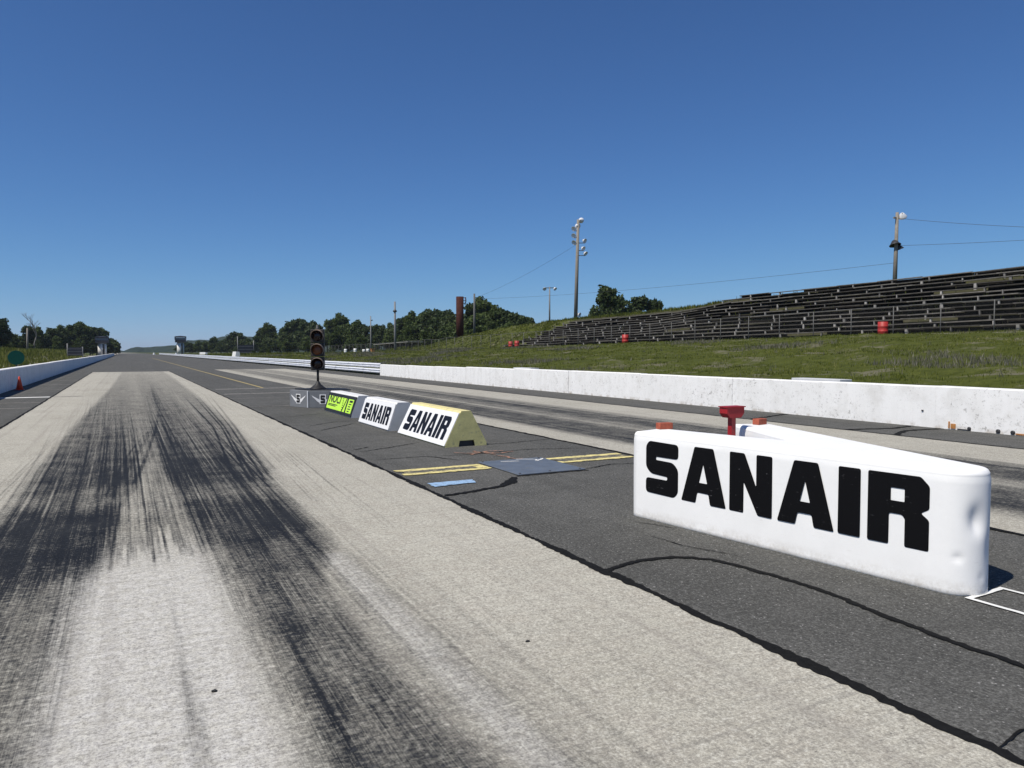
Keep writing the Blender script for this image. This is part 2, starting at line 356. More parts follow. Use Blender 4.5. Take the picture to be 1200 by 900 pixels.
# ------------------------------------------------------------------ terrain
def zt(Y): return np.interp(Y, [-50, 23, 44, 80, 140, 250, 400, 700], [2.7, 2.65, 2.45, 2.05, 1.35, .5, .1, 0])
def berm(Y): return np.interp(Y, [-60, 53, 60, 96, 115, 130, 150, 172], [4.3, 4.3, 3.75, 3.7, 2.9, 1.6, .6, 0])
def bumps(X, Y):
    return (np.sin(X * 1.9 + np.sin(Y * .7) * 1.7) * np.sin(Y * 1.3 + 1 + np.sin(X * .9)) * .09 + np.sin(X * .55 + 2) * np.sin(Y * .31 + X * .2) * .10
            + np.sin(X * 4.1 + Y * 1.1) * np.sin(Y * 3.3 - X * .7) * .03)
def terr(X, Y):
    X = np.asarray(X, float); Y = np.asarray(Y, float)
    T = zt(Y); z0 = np.minimum(.58, T * .5)
    bank = z0 + (T - z0) * np.clip((X - 16.2) / 24, 0, 1) ** 1.05
    up = np.clip((X - 43.7) / 8.0, 0, 1) * berm(Y)
    up = np.where(X > 57, berm(Y) * (1 - sstep(57, 72, X)), up)
    zr = bank + up
    zr = zr * (1 - sstep(90, 400, X)) + bumps(X, Y) * sstep(16.2, 18.5, X) * (1 - sstep(39, 41, X) * (1 - sstep(51, 53, X)) * (Y < 90)) * (1 - sstep(200, 400, X))
    mound = 1.55 * sstep(70, 125, Y) * (1 - sstep(240, 330, Y)) * sstep(-9, -15, X) * (1 - sstep(-80, -140, X))
    zl = mound + bumps(X * .7, Y * .4) * 1.5 * sstep(-8, -12, X) * (1 - sstep(-200, -300, X)) - .03
    z = np.where(X > 15.45, zr, np.where(X < -4.6, zl, -.05))
    return np.where(Y > 1500, -.05, z)
def tz(x, y): return float(terr(x, y))
xs = np.concatenate([[-5000, -2000, -900, -500, -300, -200, -140, -110], np.arange(-80, -5, 2.5), [-4.62, -4.58, 15.44, 15.47], np.arange(15.8, 62, .7), np.arange(62, 92, 3), [100, 130, 180, 260, 400, 700, 1200, 2500, 5000]])
ys = np.concatenate([[-400, -150, -60, -30], np.arange(-14, 120, .9), np.arange(120, 350, 4), [380, 420, 500, 700, 1000, 1600, 3000, 6000]])
XX, YY = np.meshgrid(xs, ys)
gme, Xg, Yg = grid_mesh('ground', xs, ys, terr(XX, YY), M['ground'])
soil = sstep(43.0, 43.9, Xg) * (1 - sstep(51.5, 52.5, Xg)) * (Yg < 82) * .7 + sstep(40.6, 41.4, Xg) * (1 - sstep(43, 43.9, Xg)) * (Yg < 90) * .35
grav = sstep(-13, -11, Xg) * (Xg < -4.5) + sstep(39.9, 40.5, Xg) * (1 - sstep(41.2, 41.9, Xg)) * (Yg < 130) * .55
fattr(gme, 'soil', soil); fattr(gme, 'gravel', np.clip(grav, 0, 1))
tag(raw('ground', gme), 'rough grassy ground with banks rising beside the strip', 'ground', kind='structure')

# the strip: one asphalt sheet, two concrete lanes laid on it
ame, _, _ = grid_mesh('asphalt_strip', np.array([-4.75, -2.35, 3.05, 5.3, 6.9, 13, 15.5]), np.array([-30, -10, 0, 10, 20, 40, 66, 100, 200, 400, 760.]), 0.0, M['asphalt'], False)
strip = tag(raw('asphalt_strip', ame), 'weathered dark asphalt of the drag strip and its median', 'asphalt', kind='structure')
x_l = -2.35; x_r = 3.05
lx = np.arange(x_l, x_r + .006, .0125)
ly = np.concatenate([np.arange(-8, 2, .5), np.arange(2, 12, .055), np.arange(12, 30, .14), np.arange(30, 66.3, .4)])
X, Y = np.meshgrid(lx, ly)
def band(a, b, X, w=.08): return sstep(a - w, a + w, X) * (1 - sstep(b - w, b + w, X))
yk = [-8, 2, 6, 8.5, 12, 20, 37, 56, 70]
Ll = np.interp(Y, yk, [-1.5, -1.4, -1.22, -1.12, -1.12, -1.0, -.65, -.45, -.3])
Lr = np.interp(Y, [-8, 3, 5, 6.0, 6.6, 8.3, 9.5, 12], [-.42, -.36, -.3, -.24, -.14, -.06, .12, .32])
Rl = np.interp(Y, [-8, 4, 5.3, 6.3, 7.2, 9.6, 11, 12], [.62, .60, .57, .53, .50, .42, .34, .32])
Rr = np.interp(Y, [-8, 2.5, 3.6, 5, 6, 9.3, 16.7, 30, 55, 70], [1.3, 1.27, 1.18, 1.18, 1.5, 1.64, 2.0, 2.25, 2.55, 2.6])
dL = 1.06 * np.interp(Y, [-8, 4, 5.2, 5.8, 6.4, 8.2, 8.7, 9.3, 10.3, 12, 14, 20, 30, 45, 66], [.54, .56, .58, .68, 1.0, 1.0, .84, .80, .88, .86, .78, .64, .52, .40, .26])
dR = 1.06 * np.interp(Y, [-8, 4, 5.2, 6.2, 6.7, 8.4, 8.9, 9.5, 10.3, 11.8, 13, 20, 30, 45, 66], [.66, .68, .66, .72, .97, .98, .88, .84, .96, .95, .82, .68, .54, .40, .26])
rub = np.maximum(band(Ll, Lr, X, .13) * dL, band(Rl, Rr, X, .16) * dR)
rub = np.maximum(rub, .34 * band(.9, 1.62, X, .2) * (1 - sstep(5, 8, Y)))
# dark inner core of the wheel tracks, lighter shoulders
rub *= 1 - .18 * sstep(6, 9, Y) * (1 - band(-1.0, 0.1, X, .2)) * (1 - band(.45, 1.35, X, .25))
rub = np.maximum(rub, band(Ll, Rr, X, .14) * sstep(9.5, 13.5, Y) * np.interp(Y, [9, 13, 20, 30, 45, 66], [.5, .66, .58, .48, .36, .24]))
core = np.interp(Y, [2, 3, 5, 6.4], [.70, .75, .88, .95]); rub += .22 * np.exp(-((X - core) / .085) ** 2) * (Y < 6.6) * sstep(-2, 2, Y)
rub += .10 * np.exp(-((X - core - .28) / .05) ** 2) * (Y < 6.6)
rub += .10 * np.exp(-((X + .75) / .2) ** 2) * (Y < 6.0)
# lighter waves across the tracks
rub *= 1 - .16 * np.exp(-((Y - 9.15 + .25 * X) / .5) ** 2)
# streak field between the tracks, ending abruptly
ends_ = 5.85 + np.repeat(np.random.default_rng(3).exponential(.45, len(lx) // 2 + 1), 2)[:len(lx)]; wend = np.broadcast_to(ends_, X.shape)
rub = np.maximum(rub, .50 * sstep(0, .5, Y - wend) * (1 - sstep(11, 14, Y)) * band(-.2, .62, X, .06))
rub = np.maximum(rub, .07 * band(-1.3, 1.75, X, .15))
def streak(pts, w, d, w2=None):
    global rub
    pts = sorted(pts, key=lambda p: p[1]); py = [p[1] for p in pts]; px = [p[0] for p in pts]
    yy = ly; m = (yy >= py[0]) & (yy <= py[-1])
    if m.sum() < 2: return
    idx = np.where(m)[0]
    # smooth (cubic-ish) path by double interpolation
    fine = np.linspace(py[0], py[-1], 60); fx = np.interp(fine, py, px)
    for _ in range(4): fx[1:-1] = (fx[:-2] + 2 * fx[1:-1] + fx[2:]) / 4
    cx = np.interp(yy[idx], fine, fx); tt = (yy[idx] - py[0]) / max(py[-1] - py[0], 1e-6)
    env = np.clip(np.minimum(tt / .03, (1 - tt) / .4), 0, 1)
    i0 = max(0, np.searchsorted(lx, cx.min() - 4 * w)); i1 = min(len(lx), np.searchsorted(lx, cx.max() + 4 * w))
    if i1 <= i0: return
    sl = np.exp(-(((lx[None, i0:i1] - cx[:, None]) / w) ** 4)) * (env * d)[:, None]
    rub[idx[0]:idx[-1] + 1, i0:i1] += sl
for i in range(900):
    side = random.random()
    if side < .42: x0 = random.uniform(-1.15, .15)
    elif side < .84: x0 = random.uniform(.45, 1.65)
    else: x0 = random.uniform(-.2, .6)
    y0 = random.choice([random.uniform(5.9, 9), random.uniform(6, 22), random.uniform(2, 6)]) if not -.3 < x0 < .55 else random.uniform(6.0, 10)
    L = random.uniform(2, 5) if y0 < 6 else random.uniform(3, 18)
    drift = (x0 - .45) * .018 * L + random.uniform(-.05, .05)
    streak([(x0, y0), (x0 + drift * .3, y0 + L * .5), (x0 + drift, y0 + L)], random.choice([.007, .009, .012]), random.uniform(-.15, .17))
for i in range(40):
    x0 = random.uniform(-2.0, -1.25); y0 = random.uniform(7, 11); streak([(x0, y0), (x0 + .06, y0 + random.uniform(1, 4))], .009, random.uniform(.1, .3))
for i in range(30):
    x0 = random.uniform(1.7, 2.2); y0 = random.uniform(6, 11); L = random.uniform(1.5, 5); streak([(x0, y0), (x0 + .05 * L, y0 + L)], .009, random.uniform(.08, .25))
streak([(1.09, 44), (.86, 26.6), (.76, 16.4), (.76, 11.3), (.83, 8.8)], .09, .16)
streak([(1.0, 40), (.80, 26.6), (.70, 16.4), (.62, 12)], .05, .14)
streak([(.56, 18.6), (.13, 13.2), (-.09, 10.6), (-.18, 9.0)], .05, .16); streak([(.40, 17), (.02, 13.2), (-.16, 10.6), (-.24, 9.2)], .02, .2)
streak([(.76, 22.6), (.54, 17.5), (.21, 12.1), (.03, 9.8)], .028, .26)
for dx in (0, -.09, -.2, -.26, -.42): streak([(2.73 + dx * 2.2, 30), (2.02 + dx, 16.7), (1.72 + dx, 11.8), (1.58 + dx, 9.4)], .018 if dx else .026, .42)
streak([(.22, 3.3), (.23, 4.6), (.21, 5.8)], .016, .16); streak([(.24, 2.0), (.23, 3.0), (.235, 4.3)], .045, .22)
streak([(.16, 6.2), (.17, 9)], .011, .4); streak([(.26, 6.1), (.22, 10)], .011, .4); streak([(-.14, 6.0), (-.08, 9.5)], .014, .4)
streak([(1.88, 5.9), (1.79, 4.1), (1.79, 1.6)], .03, .16); streak([(2.3, 5.5), (2.24, 3.8), (2.27, 1.6)], .022, .09); streak([(2.0, 5.2), (1.93, 3.6)], .02, .1)
rub -= .10 * np.exp(-((X - 1.38) / .07) ** 2) * (Y < 5.6)
# faint rubber on the far part of the lane; fade across the start of the concrete
rub = np.clip(rub, 0, 1.25)
lme, _, _ = grid_mesh('concrete_lane', lx, ly, .004, M['lane'], False); fattr(lme, 'rubber', rub); fattr(lme, 'bleach', band(-.4, .55, X, .15) * (1 - sstep(5.5, 7.5, Y)) + .6 * band(1.32, 1.50, X, .06) * (Y < 5.8))
tag(raw('concrete_lane', lme), 'pale concrete launch lane streaked with black tyre rubber', 'lane', kind='structure')
rx = np.arange(6.9, 13.02, .04); ry = np.concatenate([np.arange(-10, 30, .25), np.arange(30, 71.3, .6)])
X2, Y2 = np.meshgrid(rx, ry)
r2 = band(7.75, 9.1, X2, .25) * .80 + band(9.7, 11.1, X2, .25) * .80 + band(9.1, 9.7, X2, .1) * .45
for _ in range(60): r2 += random.uniform(-.3, .3) * np.exp(-((X2 - random.uniform(7.5, 11.4) - random.uniform(-.01, .01) * Y2) / random.uniform(.04, .12)) ** 2) * sstep(random.uniform(-5, 20), random.uniform(20, 40), Y2 if random.random() < .5 else 30 - Y2)
r2 *= np.interp(Y2, [-10, 25, 40, 71], [1, .95, .7, .45])
rme, _, _ = grid_mesh('concrete_lane', rx, ry, .004, M['lane'], False); fattr(rme, 'rubber', np.clip(r2 + .05, 0, 1))
tag(raw('concrete_lane', rme), 'far concrete lane with dark rubber bands, between median and white wall', 'lane', kind='structure')

# seams, cracks and painted marks: thin sheets on the asphalt
def ribbon(pts, w, name, mat, z=.009, rough=.25, step=.05, parent=None, taper=False, wf=None):
    pts = [Vector((p[0], p[1], 0)) for p in pts]; path = []
    for a, b in zip(pts[:-1], pts[1:]):
        n = max(1, int((b - a).length / step)); path += [a.lerp(b, i / n) for i in range(n)]
    path.append(pts[-1])
    if len(pts) > 2 and step < .5:
        for _ in range(14): path = [path[0]] + [(path[i - 1] + path[i] * 2 + path[i + 1]) / 4 for i in range(1, len(path) - 1)] + [path[-1]]
    V = []; j = 0
    for i, p in enumerate(path):
        t = (path[min(i + 1, len(path) - 1)] - path[max(i - 1, 0)]).normalized(); nrm = Vector((-t.y, t.x, 0))
        k = 1.0
        if taper: u = i / (len(path) - 1); k = min(1, min(u, 1 - u) * 5 + .15)
        j = j * .6 + random.uniform(-1, 1) * rough * w * .6
        ww = w * k * (wf(p) if wf else 1) / 2
        V += [p + nrm * (ww * (1 + random.uniform(-rough, rough)) + j), p - nrm * (ww * (1 + random.uniform(-rough, rough)) - j)]
    mb = MB(); mb.add([(v.x, v.y, z) for v in V], [(2 * i, 2 * i + 1, 2 * i + 3, 2 * i + 2) for i in range(len(path) - 1)])
    o = mb.build(name, mat, parent if parent is not None else strip); return o
nearw = lambda p: 1 + .25 * math.sin(p.y * 3.1) + .2 * math.sin(p.y * 7.7)
ribbon([(3.06, 1.0), (3.05, 5), (3.06, 12), (3.05, 20)], .070, 'tar_seam', M['tar'], .008, .20, .03, wf=nearw)
ribbon([(3.05, 20), (3.05, 66)], .06, 'tar_seam', M['tar'], .008, .3, .25)
ribbon([(6.9, -6), (6.9, 30)], .07, 'tar_seam', M['tar'], .008, .3, .1)
ribbon([(13.0, -6), (13.0, 45)], .08, 'tar_seam', M['tar'], .008, .3, .15)
ribbon([(-2.36, 1), (-2.36, 66)], .06, 'tar_seam', M['tar'], .008, .3, .15)
ribbon([(3.06, 4.42), (3.35, 4.52), (3.61, 4.53), (3.82, 4.46), (3.96, 4.30), (4.05, 3.9), (4.10, 3.44), (4.05, 3.0), (4.0, 2.5), (4.0, 1.6)], .048, 'tar_seam', M['tar'], .0082, .3, .03)
ribbon([(3.1, 7.60), (3.55, 7.69), (3.94, 7.82), (4.19, 8.08), (4.36, 8.30)], .07, 'tar_seam', M['tar'], .0082, .3, .03, wf=lambda p: 1 + 1.2 * math.exp(-((p.x - 4.12) / .12) ** 2))
ribbon([(4.41, 8.36), (5.0, 8.36), (5.5, 8.36)], .03, 'tar_seam', M['tar'], .0078, .4, .03)
cracks = [[(3.24, 11.55), (3.83, 11.84), (4.54, 12.29)], [(3.21, 10.57), (3.63, 10.61), (4.05, 10.6), (4.32, 9.99)],
    [(3.2, 11.8), (3.6, 12.1)], [(4.12, 10.56), (4.91, 10.47), (5.74, 10.61), (6.79, 10.3)], [(5.23, 11.49), (5.97, 11.51), (6.89, 11.68)],
    [(5.5, 8.45), (6.05, 8.64), (6.75, 8.5)], [(3.4, 15.0), (4.54, 16.31)], [(3.39, 16.02), (4.25, 16.88), (4.63, 16.68)],
    [(4.0, 5.12), (4.03, 4.72), (4.23, 4.25)], [(3.08, 1.69), (3.38, 1.75), (3.5, 1.62)], [(4.18, 5.61), (4.30, 5.45), (4.37, 5.2)], [(3.1, 18.5), (4.5, 19.2)], [(3.1, 22.5), (4.2, 22.9)],
    [(3.1, 25.4), (5.0, 25.6), (6.8, 25.2)], [(5.6, 14.2), (6.85, 14.6)], [(5.2, 6.9), (6.2, 7.3), (6.85, 7.2)], [(5.3, 20.1), (6.8, 20.4)]]
for c in cracks: ribbon(c, .024 if c[0][1] > 8 else .011, 'crack', M['tar'], .0075, .6, .03, taper=True)
for c in [[(13.05, 10.3), (14.2, 10.0), (14.98, 10.2)], [(13.05, 9.2), (14.0, 9.6), (14.98, 9.5)], [(13.05, 12.9), (14.98, 13.6)]]: ribbon(c, .10, 'tar_seam', M['tar'], .0082, .4, .05)
def patch(poly, name, mat, z=.010, jag=.012):
    V = []
    for a, b in zip(poly, poly[1:] + poly[:1]):
        n = max(2, int(math.dist(a, b) / .05))
        for i in range(n): V.append((a[0] + (b[0] - a[0]) * i / n + random.uniform(-jag, jag), a[1] + (b[1] - a[1]) * i / n + random.uniform(-jag, jag), z))
    mb = MB(); mb.add(V, [tuple(range(len(V)))]); return mb.build(name, mat, strip)
def frame_lines(y0, y1, x0, x1):
    patch([(x0, y0), (x1, y0), (x1, y0 + .13), (x0, y0 + .13)], 'yellow_marking', M['yellow_worn'], .010, .018); patch([(x0, y1 - .14), (x1, y1 - .14), (x1, y1), (x0, y1)], 'yellow_marking', M['yellow_worn'], .010, .018)
    patch([(x0 + .05, y0 + .12), (x1 - .05, y0 + .12), (x1 - .05, y1 - .13), (x0 + .05, y1 - .13)], 'yellow_marking', M['yellow_thin'], .009, .02)
frame_lines(9.05, 9.50, 3.15, 4.40); frame_lines(9.05, 9.55, 5.50, 6.80)
patch([(4.24, 9.17), (4.40, 9.17), (4.40, 9.38), (4.24, 9.38)], 'yellow_marking', M['yellow_worn'])
patch([(3.19, 8.13), (3.75, 8.18), (3.79, 8.38), (3.2, 8.39)], 'blue_marking', M['blue_worn'])
patch([(5.24, 34.0), (5.36, 34.0), (5.6, 200), (5.46, 200)], 'yellow_line', M['yellow_line'], .008, .004)
for (xa, xb, yy, w) in [(3.3, 6.8, 33.3, .5), (3.2, 6.8, 29.4, .4), (3.1, 4.6, 22.4, .12), (3.1, 6.9, 26.6, .10)]: patch([(xa, yy), (xb, yy + .1), (xb, yy + w + .1), (xa, yy + w)], 'cross_line', M['grey_line'], .0078)
for (yy, w, m) in [(30.4, .42, 'white_worn'), (27.4, .16, 'grey_line'), (24.8, .16, 'grey_line'), (36.2, .2, 'grey_line'), (41.5, .25, 'grey_line'), (48, .3, 'grey_line')]:
    patch([(-4.05, yy), (-2.42, yy), (-2.42, yy + w), (-4.05, yy + w)], 'cross_line', M[m], .0078)
patch([(-2.3, 30.5), (-1.4, 30.5), (-1.4, 30.75), (-2.3, 30.75)], 'cross_line', M['grey_line'], .0085)
ribbon([(4.80, 2.84), (5.21, 2.86)], .035, 'white_line', M['white_worn'], .009, .1); ribbon([(4.80, 2.86), (4.83, 2.0)], .035, 'white_line', M['white_worn'], .0095, .1); ribbon([(5.20, 2.88), (5.26, 2.0)], .035, 'white_line', M['white_worn'], .0098, .1)
for c in [[(4.55, 10.75), (4.8, 10.55), (5.1, 10.7), (5.35, 10.62)], [(4.7, 10.45), (5.0, 10.62), (5.2, 10.35), (5.45, 10.5)], [(5.0, 10.2), (5.15, 10.0), (5.05, 9.75), (5.25, 9.66)], [(4.9, 10.8), (5.05, 10.3)]]: ribbon(c, .045, 'spray_mark', M['spray'], .009, .5, .03)
for c in [[(5.05, 9.60), (5.35, 9.45), (5.2, 9.30), (5.45, 9.5)], [(4.75, 9.5), (5.0, 9.42)]]: ribbon(c, .03, 'chalk_mark', M['white_worn'], .0215, .5, .03)

# ------------------------------------------------------------------ steel plate
pl = MB().box(4.45, 5.48, 8.39, 9.64, .006, .019).build('access_plate', M['plate'], bevel=.004)
tag(pl, 'flat blue-grey steel plate set in the asphalt between yellow markings', 'plate')
for (x, y) in [(4.5, 8.45), (5.42, 8.45), (5.42, 9.58), (4.5, 9.58), (4.95, 8.45)]: MB().lathe([(.018, .018), (.018, .024), (.008, .027)], 8, Matrix.Translation((x, y, 0))).build('bolt', M['dark_metal_and_shade'], pl)

# ------------------------------------------------------------------ lettering
GL = {
 'S': ([(.10, 1), (1, .985), (1, .715), (.32, .715), (.32, .655), (.84, .645), (1, .53), (1, .10), (.88, 0), (0, .02), (0, .30), (.67, .30), (.67, .365), (.16, .385), (0, .50), (0, .90)], None),
 'A': ([(0, 0), (.30, 1), (.72, 1), (1, 0), (.66, 0), (.62, .19), (.37, .19), (.33, 0)], [(.50, .70), (.41, .37), (.59, .37)]),
 'N': ([(0, 0), (0, 1), (.36, 1), (.64, .47), (.64, 1), (1, 1), (1, 0), (.68, 0), (.345, .52), (.345, 0)], None),
 'I': ([(0, 0), (0, 1), (1, 1), (1, 0)], None),
 'R': ([(0, 0), (0, 1), (.86, 1), (1, .88), (1, .57), (.87, .505), (1, .42), (1, 0), (.62, 0), (.62, .39), (.57, .44), (.36, .44), (.36, 0)], [(.385, .80), (.385, .62), (.61, .62), (.61, .80)]),
}
def fillet(poly, r, asp):
    out = []; n = len(poly)
    for i in range(n):
        a, p, b = [Vector((q[0] * asp, q[1])) for q in (poly[i - 1], poly[i], poly[(i + 1) % n])]
        da = a - p; db = b - p; rr = min(r, da.length * .4, db.length * .4)
        p0 = p + da.normalized() * rr; p1 = p + db.normalized() * rr
        for k in range(4):
            t = k / 3; q = p0.lerp(p, t).lerp(p.lerp(p1, t), t); out.append((q.x / asp, q.y))
    return out
def glyph(ch, s0, s1, z0, z1, O, E, Zv, off, name, mat, parent, slant=0, grow=0):
    """polygon letter on the plane O + s*E + z*Zv, lifted off along 'off'"""
    outer, hole = GL[ch]; asp = (s1 - s0) / (z1 - z0)
    polys = [fillet(outer, .075 if ch == 'S' else .03, asp)] + ([fillet(hole, .012, asp)] if hole else [])
    P = [[Vector((s0 + x * (s1 - s0), z0 + y * (z1 - z0), 0)) for x, y in q] for q in polys]
    tris = tessellate_polygon(P); flat = [p for q in P for p in q]
    V = [O + E * p.x + Zv * p.y + off for p in flat]
    o = MB().add(V, [tuple(t) for t in tris]).build(name, mat, parent); return o

# ------------------------------------------------------------------ big wedge sign
SZ = .83
sg = thing('wedge_sign', 'large white rounded V-shaped barrier sign reading SANAIR in black', 'sign', (0, 0, 0))
nose_c = Vector((4.955, 3.04)); nr = .20
A0 = Vector((4.355, 5.82)); A1 = Vector((4.775, 5.95)); NT_ = Vector((5.13, 4.45)); B1 = Vector((5.74, 5.93)); B0 = Vector((6.12, 5.80))
def tangent(P, left):
    d = P - nose_c; L = d.length; ang = math.atan2(d.y, d.x); a = math.acos(nr / L)
    return ang + a if left else ang - a
aL = tangent(A0, True); aR = tangent(B0, False) 
cont = []
def seg(a, b, n): 
    for i in range(n): cont.append(a.lerp(b, i / n))
pL = nose_c + Vector((math.cos(aL), math.sin(aL))) * nr; pR = nose_c + Vector((math.cos(aR), math.sin(aR))) * nr
seg(A0, pL, 60)
a_end = aR + 2 * math.pi if aR < aL else aR
for i in range(44): q = aL + (a_end - aL) * i / 44; cont.append(nose_c + Vector((math.cos(q), math.sin(q))) * nr)
seg(pR, B0, 60); seg(B0, B1, 6); seg(B1, NT_, 30); seg(NT_, A1, 30); seg(A1, A0, 6)
n = len(cont); nrm = []
for i in range(n):
    t = (cont[(i + 1) % n] - cont[i - 1]).normalized(); nrm.append(Vector((t.y, -t.x)))
area = sum(cont[i].x * cont[(i + 1) % n].y - cont[(i + 1) % n].x * cont[i].y for i in range(n))
if area < 0: nrm = [-v for v in nrm]
dents = [(4.885, 2.862, .52, .055, .08, .028), (4.90, 2.855, .46, .05, .06, .018), (4.80, 2.92, .25, .03, .022, .012), (5.0, 2.86, .30, .04, .10, .008), (4.93, 2.85, .12, .025, .02, .006), (4.62, 3.95, .4, .5, .3, .004)]
zs = [.0] + list(np.linspace(.012, SZ - .05, 34)); rings = []
for z in zs: rings.append((z, .008 if z == 0 else 0.0))
rr = .045
for k in range(1, 8): q = k / 7 * math.pi / 2; rings.append((SZ - .05 + rr * math.sin(q) + (.005 if k > 3 else 0), rr * (1 - math.cos(q))))
V = []; Fs = []
for z, ins in rings:
    for i in range(n):
        p = cont[i]; d = 0
        for (dx, dy, dz, wr, wz, am) in dents: d += am * math.exp(-(((p.x - dx) ** 2 + (p.y - dy) ** 2) / wr ** 2) - ((z - dz) / wz) ** 2)
        d += .0012 * math.sin(p.y * 9 + z * 5) * (z < SZ - .06)
        if abs(z - (SZ - .05)) < .012: d += .004            # shallow groove under the rolled edge
        q = p - nrm[i] * (ins + d); V.append((q.x, q.y, z))
k = len(rings)
for a in range(k - 1):
    for i in range(n): Fs.append((a * n + i, a * n + (i + 1) % n, (a + 1) * n + (i + 1) % n, (a + 1) * n + i))
Fs.append(tuple((k - 1) * n + i for i in range(n)))
mb = MB(); mb.add(V, Fs[:-1], True); mb.add(V[-n:], [tuple(range(n))], False)
body = mb.build('body', M['sign_white'], sg)
O = Vector((A0.x, A0.y, 0)); E3 = (Vector((pL.x, pL.y, 0)) - O).normalized(); offv = Vector((E3.y, -E3.x, 0)); offv = offv if offv.x < 0 else -offv
for ch, s0, s1 in [('S', .165, .565), ('A', .605, 1.10), ('N', 1.135, 1.55), ('A', 1.60, 2.085), ('I', 2.115, 2.285), ('R', 2.34, 2.765)]:
    glyph(ch, s0, s1, .258, .757, O, E3, Vector((0, 0, 1)), offv * .0035, 'letter', M['black'], sg)
def clay_block(name, label, x, y, rz):
    mb = MB(); mb.box(-.075, .075, -.04, .04, 0, .062); o = mb.build(name, M['brick_orange'], None, (x, y, SZ + .001), bevel=.006); o.rotation_euler.z = rz
    mb2 = MB(); 
    return tag(o, label, 'brick')
clay_block('clay_block', 'orange brick on the lettered front arm of the wedge sign', 4.74, 5.84, R(-6))
clay_block('clay_block', 'orange brick on the rear arm of the wedge sign, by the red post', 5.93, 5.74, R(12))
rp = thing('marker_post', 'red steel post with a box head standing inside the wedge sign', 'post', (5.46, 5.66, 0))
MB().box(-.028, .028, -.028, .028, .012, .93).build('post', M['red_paint'], rp)
MB().box(-.09, .09, -.07, .07, 0, .012).build('foot_plate', M['red_paint'], rp)
mb = MB()
prof = [(-.115, 1.035), (.115, 1.035), (.115, .975), (.075, .93), (-.075, .93), (-.115, .975)]
mb.add([(x, y, z) for y in (-.055, .055) for x, z in prof], [tuple(range(6)), tuple(range(6, 12))] + [(i, (i + 1) % 6, 6 + (i + 1) % 6, 6 + i) for i in range(6)])
hd = mb.build('box_head', M['red_paint'], rp); MB().box(-.125, .125, -.065, .065, 1.036, 1.046).build('lid', M['red_paint'], hd)

# ------------------------------------------------------------------ sloped barriers along the median
def barrier(name, label, x0, x1, y0, y1, h, m_body, m_top, m_end, panel_mat, text=None, topw=.17):
    t = thing(name, label, 'barrier', ((x0 + x1) / 2, y0, 0)); hw = (x1 - x0) / 2; L = y1 - y0; tw = topw / 2
    sec = [(-hw, 0), (-hw, .05), (-tw - .02, h - .03), (-tw, h), (tw, h), (tw + .02, h - .03), (hw, .05), (hw, 0)]
    def body_part(nm, idx, mat):
        mb = MB(); mb.add([(sec[i][0], y, sec[i][1]) for y in (0, L) for i in idx], [(j, j + 1, len(idx) + j + 1, len(idx) + j) for j in range(len(idx) - 1)]); return mb.build(nm, mat, t)
    body_part('side_face', [0, 1, 2], m_body); body_part('side_face', [5, 6, 7], m_body); body_part('top_cap', [2, 3, 4, 5], m_top)
    # ends with fork-lift notches at the foot
    for y, nm in ((0, 'end_face'), (L, 'end_face')):
        poly = [(-hw, 0), (-hw + .24, 0), (-hw + .26, .10), (-hw + .52, .10), (-hw + .54, 0), (hw, 0), (hw, .05), (tw + .02, h - .03), (tw, h), (-tw, h), (-tw - .02, h - .03), (-hw, .05)]
        if hw * 2 < .6: poly = [(sx, sz) for sx, sz in sec]
        MB().add([(p[0], y, p[1]) for p in poly], [tuple(range(len(poly)))]).build(nm, m_end, t)
    if hw * 2 >= .6: MB().box(-hw + .25, -hw + .53, .04, .25, 0.0, .099).build('notch_shade', M['dark_metal_and_shade'], t)  # dark box painting the shade inside the notch
    # slanted sign panel on the strip side
    a = Vector((-hw - .012, 0, .02)); b = Vector((-tw - .032, 0, h - .035)); up = (b - a).normalized(); nv = Vector((-up.z, 0, up.x))
    Lz = (b - a).length; E = Vector((0, -1, 0)); O = a + Vector((0, L - .005, 0)) + nv * .006
    def quad(nm, s0, s1, z0, z1, mat, off, par, th=.012):
        mb = MB(); P = [O + E * s + up * z + nv * off for s, z in ((s0, z0), (s1, z0), (s1, z1), (s0, z1))]
        mb.add(P + [p - nv * th for p in P], [(0, 1, 2, 3), (4, 5, 6, 7), (0, 1, 5, 4), (1, 2, 6, 5), (2, 3, 7, 6), (3, 0, 4, 7)]); return mb.build(nm, mat, par)
    pn = quad('sign_panel', 0, L - .01, 0, Lz, panel_mat, .006, t)
    return t, pn, O, E, up, nv, L, Lz, quad
def sanair(pn, O, E, up, nv, L, Lz):
    ws = [.15, .165, .155, .165, .06, .165]; gap = (1 - sum(ws)) / 7 * .8; s = .07
    sc = (1 - 2 * s - gap * 5) / sum(ws)
    for ch, w in zip('SANAIR', ws):
        glyph(ch, s * L, (s + w * sc) * L, .15 * Lz, .85 * Lz, O, E, up, nv * .009, 'letter', M['navy'], pn); s += w * sc + gap
r = barrier('barrier_block', 'yellow concrete barrier with white SANAIR panel and bare blotchy end', 4.69, 5.45, 11.45, 13.85, .60, M['yellow_concrete'], M['yellow_top'], M['yellow_concrete'], M['panel_white']); sanair(r[1], *r[2:6], r[6], r[7])
r = barrier('barrier_block', 'white concrete barrier with SANAIR panel and grey end, between two others', 4.66, 5.28, 14.35, 16.5, .57, M['grey_concrete'], M['white_concrete'], M['grey_concrete'], M['panel_white'], topw=.24); sanair(r[1], *r[2:6], r[6], r[7])
